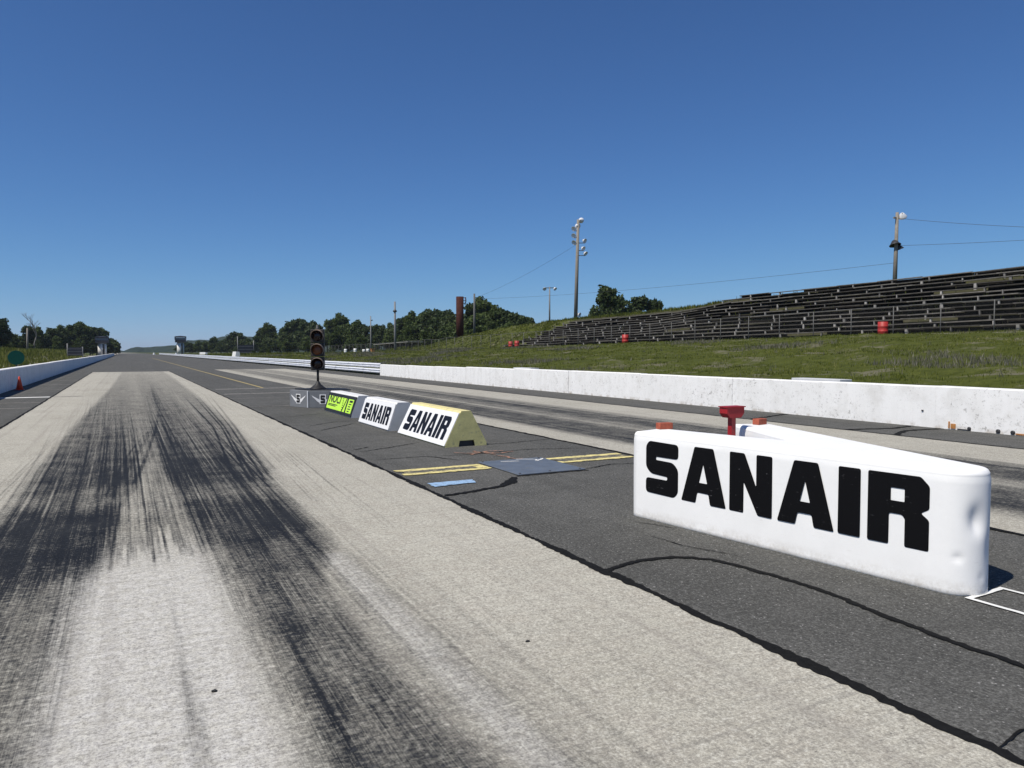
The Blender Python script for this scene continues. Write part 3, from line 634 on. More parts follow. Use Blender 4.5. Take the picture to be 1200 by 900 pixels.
t_, pn, O_, E_, up_, nv_, L_, Lz_, quad = barrier('barrier_block', 'grey concrete barrier with a neon yellow-green advertising board', 4.78, 5.40, 17.6, 20.3, .53, M['grey_concrete'], M['white_concrete'], M['grey_concrete'], M['black_board'], topw=.26)
quad('print', .14, L_ - .72, .07, Lz_ - .08, M['neon'], .0085, pn, .002)
quad('print', L_ - .60, L_ - .13, .07, Lz_ - .08, M['neon'], .0085, pn, .002)
def text_mesh(body, size, O, E, U, Nv, name, mat, parent, bold=0):
    cu = bpy.data.curves.new('txt', 'FONT'); cu.body = body; cu.size = size; cu.offset = bold; cu.resolution_u = 3
    o = bpy.data.objects.new('txt', cu); col.objects.link(o); dg = bpy.context.evaluated_depsgraph_get()
    me = bpy.data.meshes.new_from_object(o.evaluated_get(dg)); bpy.data.objects.remove(o); bpy.data.curves.remove(cu)
    V = [O + E * v.co.x + U * v.co.y for v in me.vertices]; F = [tuple(p.vertices) for p in me.polygons]; bpy.data.meshes.remove(me)
    return MB().add([v + Nv for v in V], F).build(name, mat, parent)
E2 = E_; 
text_mesh('NOCI', .30, O_ + E2 * .24 + up_ * .25, E2 * 1.55, up_, nv_ * .012, 'lettering', M['black_board'], pn, .006)
for i, (s0, s1, z) in enumerate([(.26, 1.20, .185), (.26, 1.05, .15)]): quad('print', s0, s1, z, z + .022, M['black_board'], .011, pn, .001)
for i in range(6): quad('print', L_ - 1.02 - .02 * i, L_ - .94 - .02 * i, .11 + .055 * i, .135 + .055 * i, M['black_board'], .011, pn, .001)
mbs = MB(); P = [O_ + E2 * s + up_ * z + nv_ * .012 for s, z in ((L_ - 1.0, .07), (L_ - .92, .07), (L_ - .74, Lz_ - .08), (L_ - .80, Lz_ - .08))]; mbs.add(P, [(0, 1, 2, 3)]).build('print', M['black_board'], pn)
for i in range(5): quad('print', L_ - .48, L_ - .30 + .05 * (i % 2), .10 + .06 * i, .125 + .06 * i, M['black_board'], .011, pn, .001)
quad('print', L_ - .46, L_ - .20, Lz_ - .16, Lz_ - .11, M['black_board'], .011, pn, .001)

# ------------------------------------------------------------------ start signal on its block
bl = thing('signal_block', 'grey painted block with white winged S emblems under the traffic signal', 'block', (0, 0, 0))
foot = [(4.20, 22.15), (4.53, 21.32), (5.62, 20.85), (5.75, 21.75), (5.0, 22.5)]
MB().prism(foot, 0, .49).build('body', M['block_grey'], bl, bevel=.01)
MB().prism([(4.515, 21.305), (4.545, 21.295), (4.55, 21.31), (4.52, 21.33)], .01, .485).build('corner_strip', M['white_print'], bl)
MB().prism([(4.36, 22.2), (4.62, 21.36), (5.66, 20.88), (5.72, 21.7), (5.0, 22.42)], .491, .52).build('rubber_mat', M['black_board'], bl)
def emblem(p0, p1, par):
    a = Vector((*p0, 0)); b = Vector((*p1, 0)); E = (b - a).normalized(); nv = Vector((E.y, -E.x, 0)); L = (b - a).length; U = Vector((0, 0, 1)); c = a + E * (L / 2)
    for sgn in (-1, 1):
        pts = [(0.03, .20), (.42, .36), (.36, .30), (.31, .27), (.25, .22), (.18, .17), (.08, .13), (.03, .13)]
        mb = MB(); mb.add([c + E * (sgn * x * L) + U * z + nv * .006 for x, z in pts], [tuple(range(8))]); mb.build('wing_print', M['white_print'], par)
    w = .085 * (1 if L > .8 else .75)
    mb = MB(); P = [c + E * x + U * z + nv * .008 for x, z in ((-w - .025, .11), (w + .025, .11), (w + .025, .385), (-w - .025, .385))]; mb.add(P, [(0, 1, 2, 3)]).build('emblem_field', M['white_print'], par)
    glyph('S', -w, w, .13, .365, c, E, U, nv * .011, 'emblem_letter', M['black_board'], par)
emblem((4.58, 21.298), (5.27, 21.001), bl); emblem((4.20, 22.15), (4.53, 21.32), bl)
ts = thing('traffic_signal', 'old three-lens traffic signal with round visors on a short pole', 'traffic signal', (4.93, 21.75, .52), R(-19))
MB().lathe([(.24, 0), (.24, .02), (.20, .04), (.09, .13), (.045, .2), (.035, .22)], 18).build('base', M['black_board'], ts)
MB().tube([(0, 0, .2), (0, 0, .56)], .035, 10).build('pole', M['black_board'], ts)
for i, z in enumerate((.54, .94, 1.34)):
    hb = MB().box(-.19, .19, -.06, .16, z, z + .385).build('housing', M['signal_body'], ts, bevel=.02)
    zc = z + .195
    MB().lathe([(.15, -.012), (.15, .0), (.10, .022), (.02, .03)], 20, Matrix.Translation((0, -.066, zc)) @ Matrix.Rotation(R(90), 4, 'X')).build('lens', [M['lens_dark'], M['lens_amber'], M['lens_dark']][i], hb)
    mb = MB(); vs = []; N = 20
    for rad in (.175, .183):
        for j in range(N + 1):
            q = R(-35) + R(250) * j / N; dep = .26 - .12 * (abs(j / N - .5) * 2) ** 1.5
            vs.append((rad * math.cos(q), -.06, zc + rad * math.sin(q))); vs.append((rad * math.cos(q), -.06 - dep, zc + rad * math.sin(q) - .02))
    o2 = 2 * (N + 1); fs = []
    for j in range(N):
        fs += [(2 * j, 2 * j + 2, 2 * j + 3, 2 * j + 1), (o2 + 2 * j, o2 + 2 * j + 1, o2 + 2 * j + 3, o2 + 2 * j + 2), (2 * j + 1, 2 * j + 3, o2 + 2 * j + 3, o2 + 2 * j + 1)]
    mb.add(vs, fs, True).build('visor', M['signal_visor'], hb)
MB().lathe([(.05, 1.725), (.05, 1.76), (.03, 1.78), (.035, 1.83), (.02, 1.85)], 10).build('finial', M['galv'], ts)

# ------------------------------------------------------------------ concrete walls
wr = thing('concrete_wall', 'long white painted concrete wall with chipped paint below the grass bank', 'wall', (0, 0, 0))
jy = [-14, -4, 5.2, 9.7, 12.2, 15.6, 19.8, 24.3, 28.75, 34, 38.2, 43, 48.2]
hts = [.875, .875, .875, .868, .87, .865, .872, .86, .84, .80, .77, .745]
for a, b, h in zip(jy[:-1], jy[1:], hts):
    o = MB(); dx = random.uniform(-.012, .012); h1 = h + random.uniform(-.006, .006); h2 = h + random.uniform(-.006, .006)
    N = 6; ys_ = np.linspace(a + .003, b - .003, N)
    vs = []; 
    for y_ in ys_:
        hh = h1 + (h2 - h1) * (y_ - a) / (b - a) + random.uniform(-.004, .004)
        for (x_, z_) in ((15.05 + dx, 0), (15.05 + dx, hh - .02), (15.07 + dx, hh), (15.33 + dx, hh), (15.35 + dx, hh - .02), (15.35 + dx, 0)): vs.append((x_, y_, z_))
    fs = [(k * 6 + j, k * 6 + j + 1, k * 6 + 7 + j, k * 6 + 6 + j) for k in range(N - 1) for j in range(5)] + [tuple(range(6)), tuple(range((N - 1) * 6, N * 6))]
    o.add(vs, fs).build('wall_segment', M['wall'], wr)
for (y_, z_, r_) in [(8.98, .05, .035), (8.42, .05, .04), (8.15, .05, .04)]:
    MB().lathe([(r_, 0), (r_, .05), (r_ * .6, .055)], 12, Matrix.Translation((15.07, y_, z_)) @ Matrix.Rotation(R(-90), 4, 'Y')).build('drain_pipe', M['dark_metal_and_shade'], wr)
for (y0, y1, z0, z1, m) in [(9.26, 9.36, .02, .12, 'rust_stain'), (9.38, 9.41, .02, .16, 'rust_stain'), (7.85, 8.1, .012, .04, 'rust_stain'), (8.95, 9.22, .008, .028, 'dark_metal_and_shade'), (9.96, 10.0, .33, .36, 'dark_metal_and_shade')]:
    MB().box(15.028, 15.052, y0, y1, z0, z1).build('wall_fitting', M[m], wr)
# pale slabs lying behind the wall top
for (x_, y_, l_, ar, lb) in [(15.75, 13.2, 1.5, 0, 'grey slab lying on the grass just behind the white wall'), (15.7, 28.9, 1.6, 0, 'pale slab behind the white wall, on the lower part of the bank')]:
    o = MB().box(-.22, .22, -l_ / 2, l_ / 2, 0, .5).build('concrete_slab', M['grey_concrete'], None, (x_, y_, .41 if y_ < 20 else .385), bevel=.01); tag(o, lb, 'slab')
wl = thing('concrete_wall', 'long shaded concrete wall with bright white top, beside the grass field', 'wall', (0, 0, 0))
y_ = -8.0
while y_ < 330:
    L = 6 if y_ < 100 else 14; h = .90 + random.uniform(-.008, .008)
    sec = [(-4.28, 0), (-4.29, h - .03), (-4.32, h), (-4.58, h), (-4.60, h - .03), (-4.61, 0)]
    MB().prism([(0, 0)] * 0 or sec, 0, L - .015, Matrix.Translation((0, y_ + L, 0)) @ Matrix.Rotation(R(90), 4, 'X')).build('wall_segment', M['wall'], wl); y_ += L

# guardrail: two stacked W-beams
gr = thing('guardrail', 'white double-beam steel guardrail continuing from the concrete wall', 'guardrail', (0, 0, 0))
wprof = [(0, 0), (-.02, .02), (-.08, .06), (-.085, .10), (-.03, .14), (-.015, .155), (-.03, .17), (-.085, .21), (-.08, .25), (-.02, .29), (0, .31)]
def beam_mesh(L):
    vs = [(x, y, z) for y in (0, L) for x, z in wprof] + [(x + .006, y, z) for y in (0, L) for x, z in wprof]; k = len(wprof)
    fs = [(j, j + 1, k + j + 1, k + j) for j in range(k - 1)] + [(2 * k + j, 3 * k + j, 3 * k + j + 1, 2 * k + j + 1) for j in range(k - 1)]
    return MB().add(vs, fs, True).mesh('rail_beam', M['rail_white'])
b4 = beam_mesh(3.99); b12 = beam_mesh(11.98); post_me = MB().box(-.06, .06, -.05, .05, 0, .86).mesh('rail_post', M['galv'])
y_ = 48.3
while y_ < 420:
    L = 4 if y_ < 150 else 12; me = b4 if L == 4 else b12
    for z_ in (.14, .50): raw('rail_beam', me, gr, (15.14 + random.uniform(-.01, .01), y_, z_ + random.uniform(-.008, .008)))
    raw('rail_post', post_me, gr, (15.24, y_ + .2, 0)); y_ += L
# white low blocks beside the far guardrail
for i, (x_, y_, l_) in enumerate([(17.5, 205, 16), (18.5, 150, 5), (21, 168, 4.0), (12.5, 420, 10), (16.3, 300, 3)]):
    o = MB().prism([(-.4, 0), (.4, 0), (.22, 1.0), (-.22, 1.0)], -l_ / 2, l_ / 2, Matrix.Rotation(R(90), 4, 'X')).build('white_barrier', M['white_concrete'], None, (x_, y_, tz(x_, y_) - .05 if x_ > 15.4 else .001))
    tag(o, 'low white concrete barrier block near the far guardrail', 'barrier', 'white blocks near the far guardrail')

# ------------------------------------------------------------------ cone and green disc sign
cn = thing('traffic_cone', 'small red-orange cone standing against the shaded wall', 'cone', (-3.98, 36.9, 0))
MB().box(-.17, .17, -.17, .17, 0.001, .03).build('base', M['cone'], cn, bevel=.01); MB().lathe([(.13, .03), (.03, .56), (.02, .57)], 16).build('body', M['cone'], cn)
gs = thing('round_sign', 'round dark green disc sign on a short post behind the left wall', 'sign', (-5.6, 50.8, tz(-5.6, 50.8)))
MB().tube([(0, .03, 0), (0, .03, 1.3)], .045, 8).build('post', M['dark_metal_and_shade'], gs)
MB().lathe([(.40, 0), (.41, .01), (.41, .03), (.40, .04)], 28, Matrix.Translation((0, 0, 1.28)) @ Matrix.Rotation(R(90), 4, 'X')).build('disc', M['green_disc'], gs)

# ------------------------------------------------------------------ bleachers on the berm
bs = thing('bleachers', 'long terraced wooden bleachers of dark weathered planks on the berm', 'bleachers', (0, 0, 0))
PLK = 3.6
seat_me = MB().box(-.13, .13, -PLK / 2 + .015, PLK / 2 - .015, -.065, 0).mesh('seat_plank', M['plank_seat'])
ris_me = MB().box(-.02, .02, -PLK / 2 + .015, PLK / 2 - .015, -.11, .11).mesh('riser_plank', M['plank_and_gap_shade'])  # dark board, also standing in for shade under the seat
sup_me = MB().box(-.06, .06, -.07, .07, 0, 1).mesh('support_post', M['support'])
NR = 13; DX = 8.0 / NR
for i in range(NR):
    xr = 43.95 + DX * i; yend = (86 - .25 * i + random.uniform(-1, 1)) if i < 11 else 54.5 - (i - 11) * 1.2
    y_ = 5.0 + random.uniform(0, 3)
    while y_ + PLK < yend:
        yc = y_ + PLK / 2; kx = (xr - 43.7) / 8
        g_ = float(zt(yc) + kx * berm(yc)); dzdy = float((zt(yc + 1) - zt(yc - 1)) / 2 + kx * (berm(yc + 1) - berm(yc - 1)) / 2)
        if random.random() > .02:
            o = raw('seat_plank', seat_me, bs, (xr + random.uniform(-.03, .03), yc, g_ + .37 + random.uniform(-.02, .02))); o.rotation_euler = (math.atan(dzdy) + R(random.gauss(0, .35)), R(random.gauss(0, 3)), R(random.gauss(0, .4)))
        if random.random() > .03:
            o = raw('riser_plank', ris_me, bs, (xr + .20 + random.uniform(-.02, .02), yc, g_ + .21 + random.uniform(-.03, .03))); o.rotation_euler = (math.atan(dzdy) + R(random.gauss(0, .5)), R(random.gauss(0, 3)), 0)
        y_ += PLK
    y_ = 5.5 + random.uniform(0, 2.5)
    while y_ < yend - .3:
        g_ = float(zt(y_) + (xr - 43.7) / 8 * berm(y_)); w = random.choice([.45, .55, .6, .7, .8, 1.2])
        o = raw('support_post', sup_me, bs, (xr - random.choice([.04, .07, .10]), y_, g_ - .08), scale=(1, w, .385 + random.uniform(-.02, .07))); o.rotation_euler = (R(random.gauss(0, 2)), R(random.gauss(0, 3)), 0)
        y_ += 3.35 + random.uniform(-.6, .6)

# chain-link fence along the foot of the bleachers
fc = thing('chain_link_fence', 'chain-link fence with steel posts along the foot of the bleachers', 'fence', (0, 0, 0))
FX = 42.7; pm = MB().tube([(0, 0, -.2), (0, 0, 1.85)], .030, 8).mesh('post', M['galv'])
ys_ = list(np.arange(6, 190, 3.05))
for a in ys_: raw('post', pm, fc, (FX, a, tz(FX, a)))
for a, b in zip(ys_[:-1], ys_[1:]): MB().tube([(FX, a, tz(FX, a) + 1.84), (FX, b, tz(FX, b) + 1.84)], .021, 6).build('top_rail', M['galv'], fc)
V = []; F = []
for sgn in (1, -1):
    for a in np.arange(4.2, 189, .13):
        y0, y1 = (a, a + 1.78); 
        if sgn < 0: y0, y1 = y1, y0
        z0 = zt(a) + .03; z1 = zt(a) + 1.81; o = len(V); V += [(FX - .045, y0, z0), (FX - .045, y0 + .003, z0), (FX - .045, y1 + .003, z1), (FX - .045, y1, z1)]; F.append((o, o + 1, o + 2, o + 3))
tag(raw('wire_netting', np_mesh('wire_netting', V, F, M['galv']), fc), kind='stuff')

# ------------------------------------------------------------------ drums
def drum(mat, label, x, y, group=None, s=1.0):
    t = thing('drum', label, 'drum', (x, y, tz(x, y) - .01), random.uniform(0, 6), group)
    MB().lathe([(.27 * s, 0), (.29 * s, .01), (.29 * s, .28 * s), (.305 * s, .30 * s), (.29 * s, .32 * s), (.29 * s, .57 * s), (.305 * s, .59 * s), (.29 * s, .61 * s), (.29 * s, .88 * s), (.275 * s, .885 * s), (.275 * s, .86 * s), (.02, .86 * s)], 18).build('shell', mat, t)
    MB().lathe([(.03, .861 * s), (.03, .875 * s), (.01, .88 * s)], 8, Matrix.Translation((.15, 0, 0))).build('bung', M['dark_metal_and_shade'], t)
    return t
drum(M['barrel_red'], 'red drum alone before the bleachers, by the tallest rows', 42.2, 30.75, s=1.02)
drum(M['barrel_red'], 'red drum alone before the middle of the bleachers', 42.2, 57.9, s=1.05)
drum(M['barrel_red'], 'one of two red drums at the low end of the bleachers', 43.1, 83.4, 'pair of red drums at the end of the bleachers', 1.0)
drum(M['barrel_red'], 'one of two red drums at the low end of the bleachers', 43.2, 81.9, 'pair of red drums at the end of the bleachers', 1.05)
for (x_, y_) in [(41.5, 157), (41.9, 151), (43.6, 150.5), (44.0, 149)]: drum(M['barrel_white'], 'white drum by the fence beyond the grassy berm end', x_, y_, 'white drums by the fence', 1.05)
dr = thing('post_footing', 'rusty orange footing box at the foot of a thin grey pole', 'box', (43.2, 143, tz(43.2, 143) - .02)); MB().box(-.35, .35, -.35, .35, 0, .75).build('box', M['rust_stain'], dr, bevel=.04); MB().box(-.40, .40, -.40, .40, .74, .80).build('lid', M['rust_stain'], dr)

# ------------------------------------------------------------------ light poles and posts
def flood(par, p, d, s=.35, mat='lamp_white'):
    d = Vector(d).normalized(); q = d.to_track_quat('Z', 'Y').to_matrix().to_4x4(); Mx = Matrix.Translation(p) @ q
    sh = MB().lathe([(.06 * s / .35, -.25 * s / .35), (.14 * s / .35, -.2 * s / .35), (s * .75, 0), (s, .12), (s, .14), (s * .9, .10), (.05, -.02)], 14, Mx).build('floodlight', M[mat], par)
    MB().tube([Mx @ Vector((0, 0, -.26 * s / .35)), Mx @ Vector((0, 0, -.26 * s / .35)) + Vector((0, 0, -.12))], .05, 6).build('bracket', M['dark_metal_and_shade'], sh)
def pole(name, label, x, y, ztop, rad, mat, lean=(0, 0), group=None, cat='light pole'):
    z0 = tz(x, y) - .3; t = thing(name, label, cat, (x, y, z0), 0, group); H_ = ztop - z0
    MB().tube([(0, 0, 0), (lean[0] * .5, lean[1] * .5, H_ * .5), (lean[0], lean[1], H_)], [rad, rad * .85, rad * .68], 10).build('pole', mat, t); return t, H_
p1, H1 = pole('light_pole', 'tall wooden light pole with many floodlights above the bleachers', 53.0, 83.8, 19.0, .27, M['wood_pole'], (.32, -.05))
rt = Vector((math.cos(R(27.4)), -math.sin(R(27.4)), 0)); fw = Vector((-.7, -.7, -.5))
for (sx, z_, dd) in [(-.62, -1.15, (-.8, -.4, -.5)), (-.62, -2.05, (-.8, -.4, -.5)), (-.58, -2.95, (-.8, -.4, -.5)), (.72, -2.75, (.3, -.8, -.4)), (.55, -3.75, (.3, -.8, -.5)), (.85, -4.4, (.3, -.7, -.6))]:
    flood(p1, Vector((.42, -.05, H1 + z_)) + rt * sx, dd, .34)
    MB().tube([Vector((.42, -.05, H1 + z_ - .3)), Vector((.42, -.05, H1 + z_ - .3)) + rt * sx], .05, 6).build('arm', M['dark_metal_and_shade'], p1)
for (sx, z_) in [(.25, -.05), (-.2, -.8)]: flood(p1, Vector((.45, -.05, H1 + z_)) + rt * sx, (.6, .6, -.1), .38)
for (sx, z_) in [(.35, -12.5), (.55, -13.4)]: flood(p1, Vector((.10, 0, H1 + z_)) + rt * sx, (.4, -.8, -.3), .32)
p2, H2 = pole('light_pole', 'wooden pole with two lamps rising behind the top bleacher row', 54.0, 38.4, 12.55, .17, M['wood_pole'], (.12, 0))
for (sx, z_, dd, s_) in [(.42, -.25, (.5, .3, -.55), .34), (-.12, -2.45, (-.1, -.3, -1), .44), (.25, -2.75, (.4, -.2, -1), .30)]: flood(p2, Vector((.1, 0, H2 + z_)) + rt * sx, dd, s_, 'lamp_white' if z_ > -1 else 'dark_metal_and_shade')  # lower lamps coloured dark to paint in their shaded undersides
MB().box(-.3, .3, -.05, .05, H2 - .5, H2 - .38).build('crossarm', M['wood_pole'], p2)
p3, H3 = pole('light_pole', 'thin grey pole with a short crossarm of lamps behind the berm crest', 54.5, 93.2, 10.95, .13, M['pole_grey'])
MB().tube([rt * -.8 + Vector((0, 0, H3 - .15)), rt * .8 + Vector((0, 0, H3 - .15))], .06, 6).build('crossarm', M['dark_metal_and_shade'], p3)
for sx in (-.75, .75): flood(p3, rt * sx + Vector((0, 0, H3 - .25)), (sx * .3, -.7, -.6), .28)
pole('utility_pole', 'plain pale concrete pole standing by the rusty column', 52.5, 115.0, 11.4, .22, M['galv'], cat='pole')
p5, H5 = pole('utility_pole', 'grey pole with a dark lamp collar before the dark treeline', 47.0, 140.5, 11.4, .24, M['pole_grey'], cat='pole'); MB().lathe([(.2, H5 - 2.1), (.42, H5 - 1.95), (.42, H5 - 1.8), (.2, H5 - 1.6)], 10).build('lamp_collar', M['dark_metal_and_shade'], p5)
p6, H6 = pole('utility_pole', 'thin grey pole with one small lamp, rusty box at its foot', 43.9, 146.5, 8.75, .15, M['pole_grey'], cat='pole'); MB().tube([(0, 0, H6 - .9), (.35, -.2, H6 - .8)], .1, 6).build('lamp', M['dark_metal_and_shade'], p6)
def wire(label, pts, sag, r_=.013):
    a, b = map(Vector, pts); N = 14; P = [a.lerp(b, i / N) - Vector((0, 0, sag * 4 * (i / N) * (1 - i / N))) for i in range(N + 1)]
    tag(MB().tube(P, r_, 5).build('overhead_cable', M['wire']), label, 'cable')
wire('cable sloping from the tall light pole down to the pale concrete pole', [(53.35, 83.8, 15.9), (52.5, 115, 10.6)], .5)
wire('long low cable between the pale concrete pole and the two-lamp pole', [(52.5, 115, 10.5), (54.05, 38.4, 8.6)], .5)
wire('upper cable leading away from the two-lamp pole top', [(54.1, 38.4, 12.1), (57, 18, 8.5)], .35)
wire('lower cable leading away from beneath the lamps of the two-lamp pole', [(54.1, 38.4, 9.95), (57, 20, 8.95)], .15)

# rusty column
ru = thing('rusty_column', 'tall rusty brown steel column standing behind the berm end', 'column', (52, 120.0, tz(52, 120) - .3)); hz = 11.2 - (tz(52, 120) - .3)
MB().lathe([(.66, 0), (.66, hz)], 20).build('shaft', M['rust'], ru)
for i in range(3): MB().box(-.02 + .5, .95 - .12 * i, -.5, -.38, hz - .25 - .5 * i, hz - .15 - .5 * i).build('bracket', M['rust'], ru)
MB().tube([(.9, -.44, hz - .1), (.95, -.44, hz - .8), (.75, -.44, hz - 1.4)], .09, 6).build('pipe', M['rust'], ru)

# small ruined stand beyond the berm end
sh = thing('covered_stand', 'low dark open shed with a pale tin roof behind the fence', 'shed', (60, 178, tz(60, 178)), R(3))
for y_ in np.arange(-11, 11.1, 3.6): 
    for x_ in (-1.5, 1.5): MB().box(x_ - .08, x_ + .08, y_ - .08, y_ + .08, -.2, 2.5).build('post', M['shed'], sh)
mb = MB().box(-1.9, 2.1, -11.6, 11.6, 2.5, 2.62, Matrix.Rotation(R(-1.2), 4, 'X')); mb.build('roof', M['tin'], sh); MB().box(1.45, 1.6, -11.2, 11.2, 0, 2.45).build('back_wall', M['shed'], sh)
for i in range(3): MB().box(-1.2 + .8 * i, -.9 + .8 * i, -11, 11, .4 + .4 * i, .46 + .4 * i).build('bench', M['shed'], sh)
# scoreboards on posts
def board(name, label, x, y, w, z0, z1, hp):
    t = thing(name, label, 'board', (x, y, tz(x, y) - .1)); MB().box(-w / 2, w / 2, -.1, .1, z0, z1).build('panel', M['tower_dark'], t)
    for s in (-1, 1): MB().tube([(s * w * .52, .0, 0), (s * w * .52, .0, hp if s < 0 else hp * .8)], .13, 6).build('post', M['pole_grey'], t)
    for k in range(3): MB().box(-w / 2, w / 2, -.13, -.101, z0 + (z1 - z0) * (k + .4) / 3, z0 + (z1 - z0) * (k + .5) / 3).build('slat', M['pole_grey'], t)
    return t
board('scoreboard', 'dark slatted board on two posts before the left tree belt', -9.4, 178, 2.6, .9, 2.6, 3.4)
board('scoreboard', 'dark slatted board beside a thin pole near the far guardrail', 30.5, 225, 4.2, .6, 3.2, 5.6)
pole('wooden_post', 'leaning weathered wooden pole among bushes of the left field', -17.9, 180, 6.4, .22, M['wood_pole'], (.1, 0), cat='pole')

# ------------------------------------------------------------------ timing towers
def tower(label, x, y, h, r_):
    t = thing('timing_tower', label, 'tower', (x, y, tz(x, y) - .05)); hc = h * .66
    MB().lathe([(r_, 0), (r_, hc)], 24).build('column', M['tower_white'], t)
    MB().box(r_ * .10, r_ * .55, -r_ - .03, -r_ * .75, .3, hc - .4).build('door', M['dark_metal_and_shade'], t)
    w = r_ * 1.45
    cb = MB().box(-w, w, -w, w, hc, hc + h * .14).build('cabin', M['tower_dark'], t); MB().box(-w + .15, w - .15, -w + .15, w - .15, hc + h * .14, hc + h * .24).build('window_band', M['glass'], cb)
    for sx in (-1, 1):
        for sy in (-1, 1): MB().box(sx * w - .12, sx * w + .12, sy * w - .12, sy * w + .12, hc + h * .14, hc + h * .26).build('corner_post', M['tower_dark'], t)
    mb = MB(); ro = w * 1.06; mb.add([(-ro, -ro, hc + h * .26), (ro, -ro, hc + h * .26), (ro, ro, hc + h * .26), (-ro, ro, hc + h * .26), (-ro, -ro, hc + h * .31), (ro, -ro, hc + h * .31), (ro, ro, hc + h * .31), (-ro, ro, hc + h * .31), (0, 0, hc + h * .345)], [(0, 1, 2, 3), (0, 1, 5, 4), (1, 2, 6, 5), (2, 3, 7, 6), (3, 0, 4, 7), (4, 5, 8), (5, 6, 8), (6, 7, 8), (7, 4, 8)]); mb.build('roof', M['tower_dark'], t)
tower('white round tower with dark windowed cabin beyond the guardrail', 20.9, 352, 8.3, 1.45)
tower('white round tower with dark cabin against the left tree belt', -8.0, 318, 7.4, 1.5)

# ------------------------------------------------------------------ trees
def crown_mesh(seed, h, w, nl, ls, base=.18, lobes=9, mat=None, spiky=0):
    g = np.random.default_rng(seed); C = []; S = []
    for i in range(lobes):
        u = g.uniform(0, 1); z = h * (base + (1 - base) * (.12 + .80 * u)); rad = w * .5 * (math.sin(math.pi * min(1, .18 + .72 * u)) ** .7) * g.uniform(.15, .68)
        a = g.uniform(0, 6.28); C.append((rad * math.cos(a), rad * math.sin(a), z)); S.append(w * g.uniform(.12, .22) * (1.1 - .4 * u))
    C.append((g.uniform(-.1, .1) * w, g.uniform(-.1, .1) * w, h * .55)); S.append(w * .27); C.append((g.uniform(-.12, .12) * w, g.uniform(-.1, .1) * w, h * .88)); S.append(w * .12)
    for i in range(lobes * 2):
        j = g.integers(0, lobes); q = g.normal(size=3); q /= np.linalg.norm(q); C.append(tuple(np.array(C[j]) + q * S[j] * np.array([1, 1, 1.1]))); S.append(w * g.uniform(.05, .12))
    C = np.array(C); S = np.array(S); pr = S ** 2 / np.sum(S ** 2); k = g.choice(len(C), nl, p=pr)
    d = g.normal(size=(nl, 3)); d /= np.linalg.norm(d, axis=1)[:, None]; rr = S[k] * (g.uniform(.35, 1.12, nl) ** .5)
    P = C[k] + d * rr[:, None] * np.array([1, 1, .85 + spiky]); 
    # fine sprigs gathered in small tufts
    P += g.normal(size=(nl, 3)) * ls * .35
    a = g.normal(size=(nl, 3)); a /= np.linalg.norm(a, axis=1)[:, None]; b = np.cross(a, g.normal(size=(nl, 3))); b /= np.linalg.norm(b, axis=1)[:, None]
    sz = (ls * g.uniform(.5, 1.2, nl))[:, None]
    V = np.stack([P - a * sz, P + b * sz * .55, P + a * sz, P - b * sz * .55], 1).reshape(-1, 3); F = np.arange(nl * 4).reshape(-1, 4)
    return np_mesh('crown', V, F, mat)
def trunk_mesh(seed, h, w):
    g = random.Random(seed); mb = MB(); r0 = .022 * h
    mb.tube([(0, 0, -.4), (g.uniform(-.1, .1), 0, h * .3), (g.uniform(-.2, .2), g.uniform(-.2, .2), h * .75)], [r0, r0 * .75, r0 * .25], 7)
    for i in range(6):
        z = h * g.uniform(.25, .6); a = g.uniform(0, 6.28); L = w * g.uniform(.2, .38); mb.tube([(0, 0, z), (L * .5 * math.cos(a), L * .5 * math.sin(a), z + L * .4), (L * math.cos(a), L * math.sin(a), z + L * .9)], [r0 * .4, r0 * .25, r0 * .1], 5)
    return mb.mesh('trunk', M['bark'])
PROTO = []
for i, (w, ls, base, lob, mt, sp) in enumerate([(8.5, .42, .10, 12, 'leaf', 0), (7.5, .42, .08, 10, 'leaf_dark', .1), (9.5, .45, .10, 14, 'leaf_dark', 0), (6.0, .36, .06, 9, 'leaf', .35), (7.0, .40, .08, 10, 'leaf_pale', .15), (8.0, .42, .10, 11, 'leaf', .1)]):
    PROTO.append((crown_mesh(100 + i, 10.0, w, 4200, ls, base, lob, M[mt], sp), trunk_mesh(200 + i, 10.0, w)))
def tree(x, y, h, k, label, group, wsc=1.0, name='broadleaf_tree'):
    s = h / 10.0; t = thing(name, label, 'tree', (x, y, tz(x, y) - .1), random.uniform(0, 6.28), group)
    raw('crown', PROTO[k][0], t, scale=(s * wsc, s * wsc, s)); raw('trunk', PROTO[k][1], t, scale=(s, s, s)); return t
def ang(px): return math.atan((px - 600) / 870) + R(27.43)     # bearing of a thing seen from the start line
def by_bearing(px, top, D):
    a = ang(px); d = D / math.cos(math.atan((px - 600) / 870)); x, y = d * math.sin(a), d * math.cos(a)
    return x, y, 1.6 + (412 - top) * D / 870 - tz(x, y) + .1
KL = ['mid green', 'dark green', 'broad dark green', 'narrow green', 'pale green', 'rounded green']
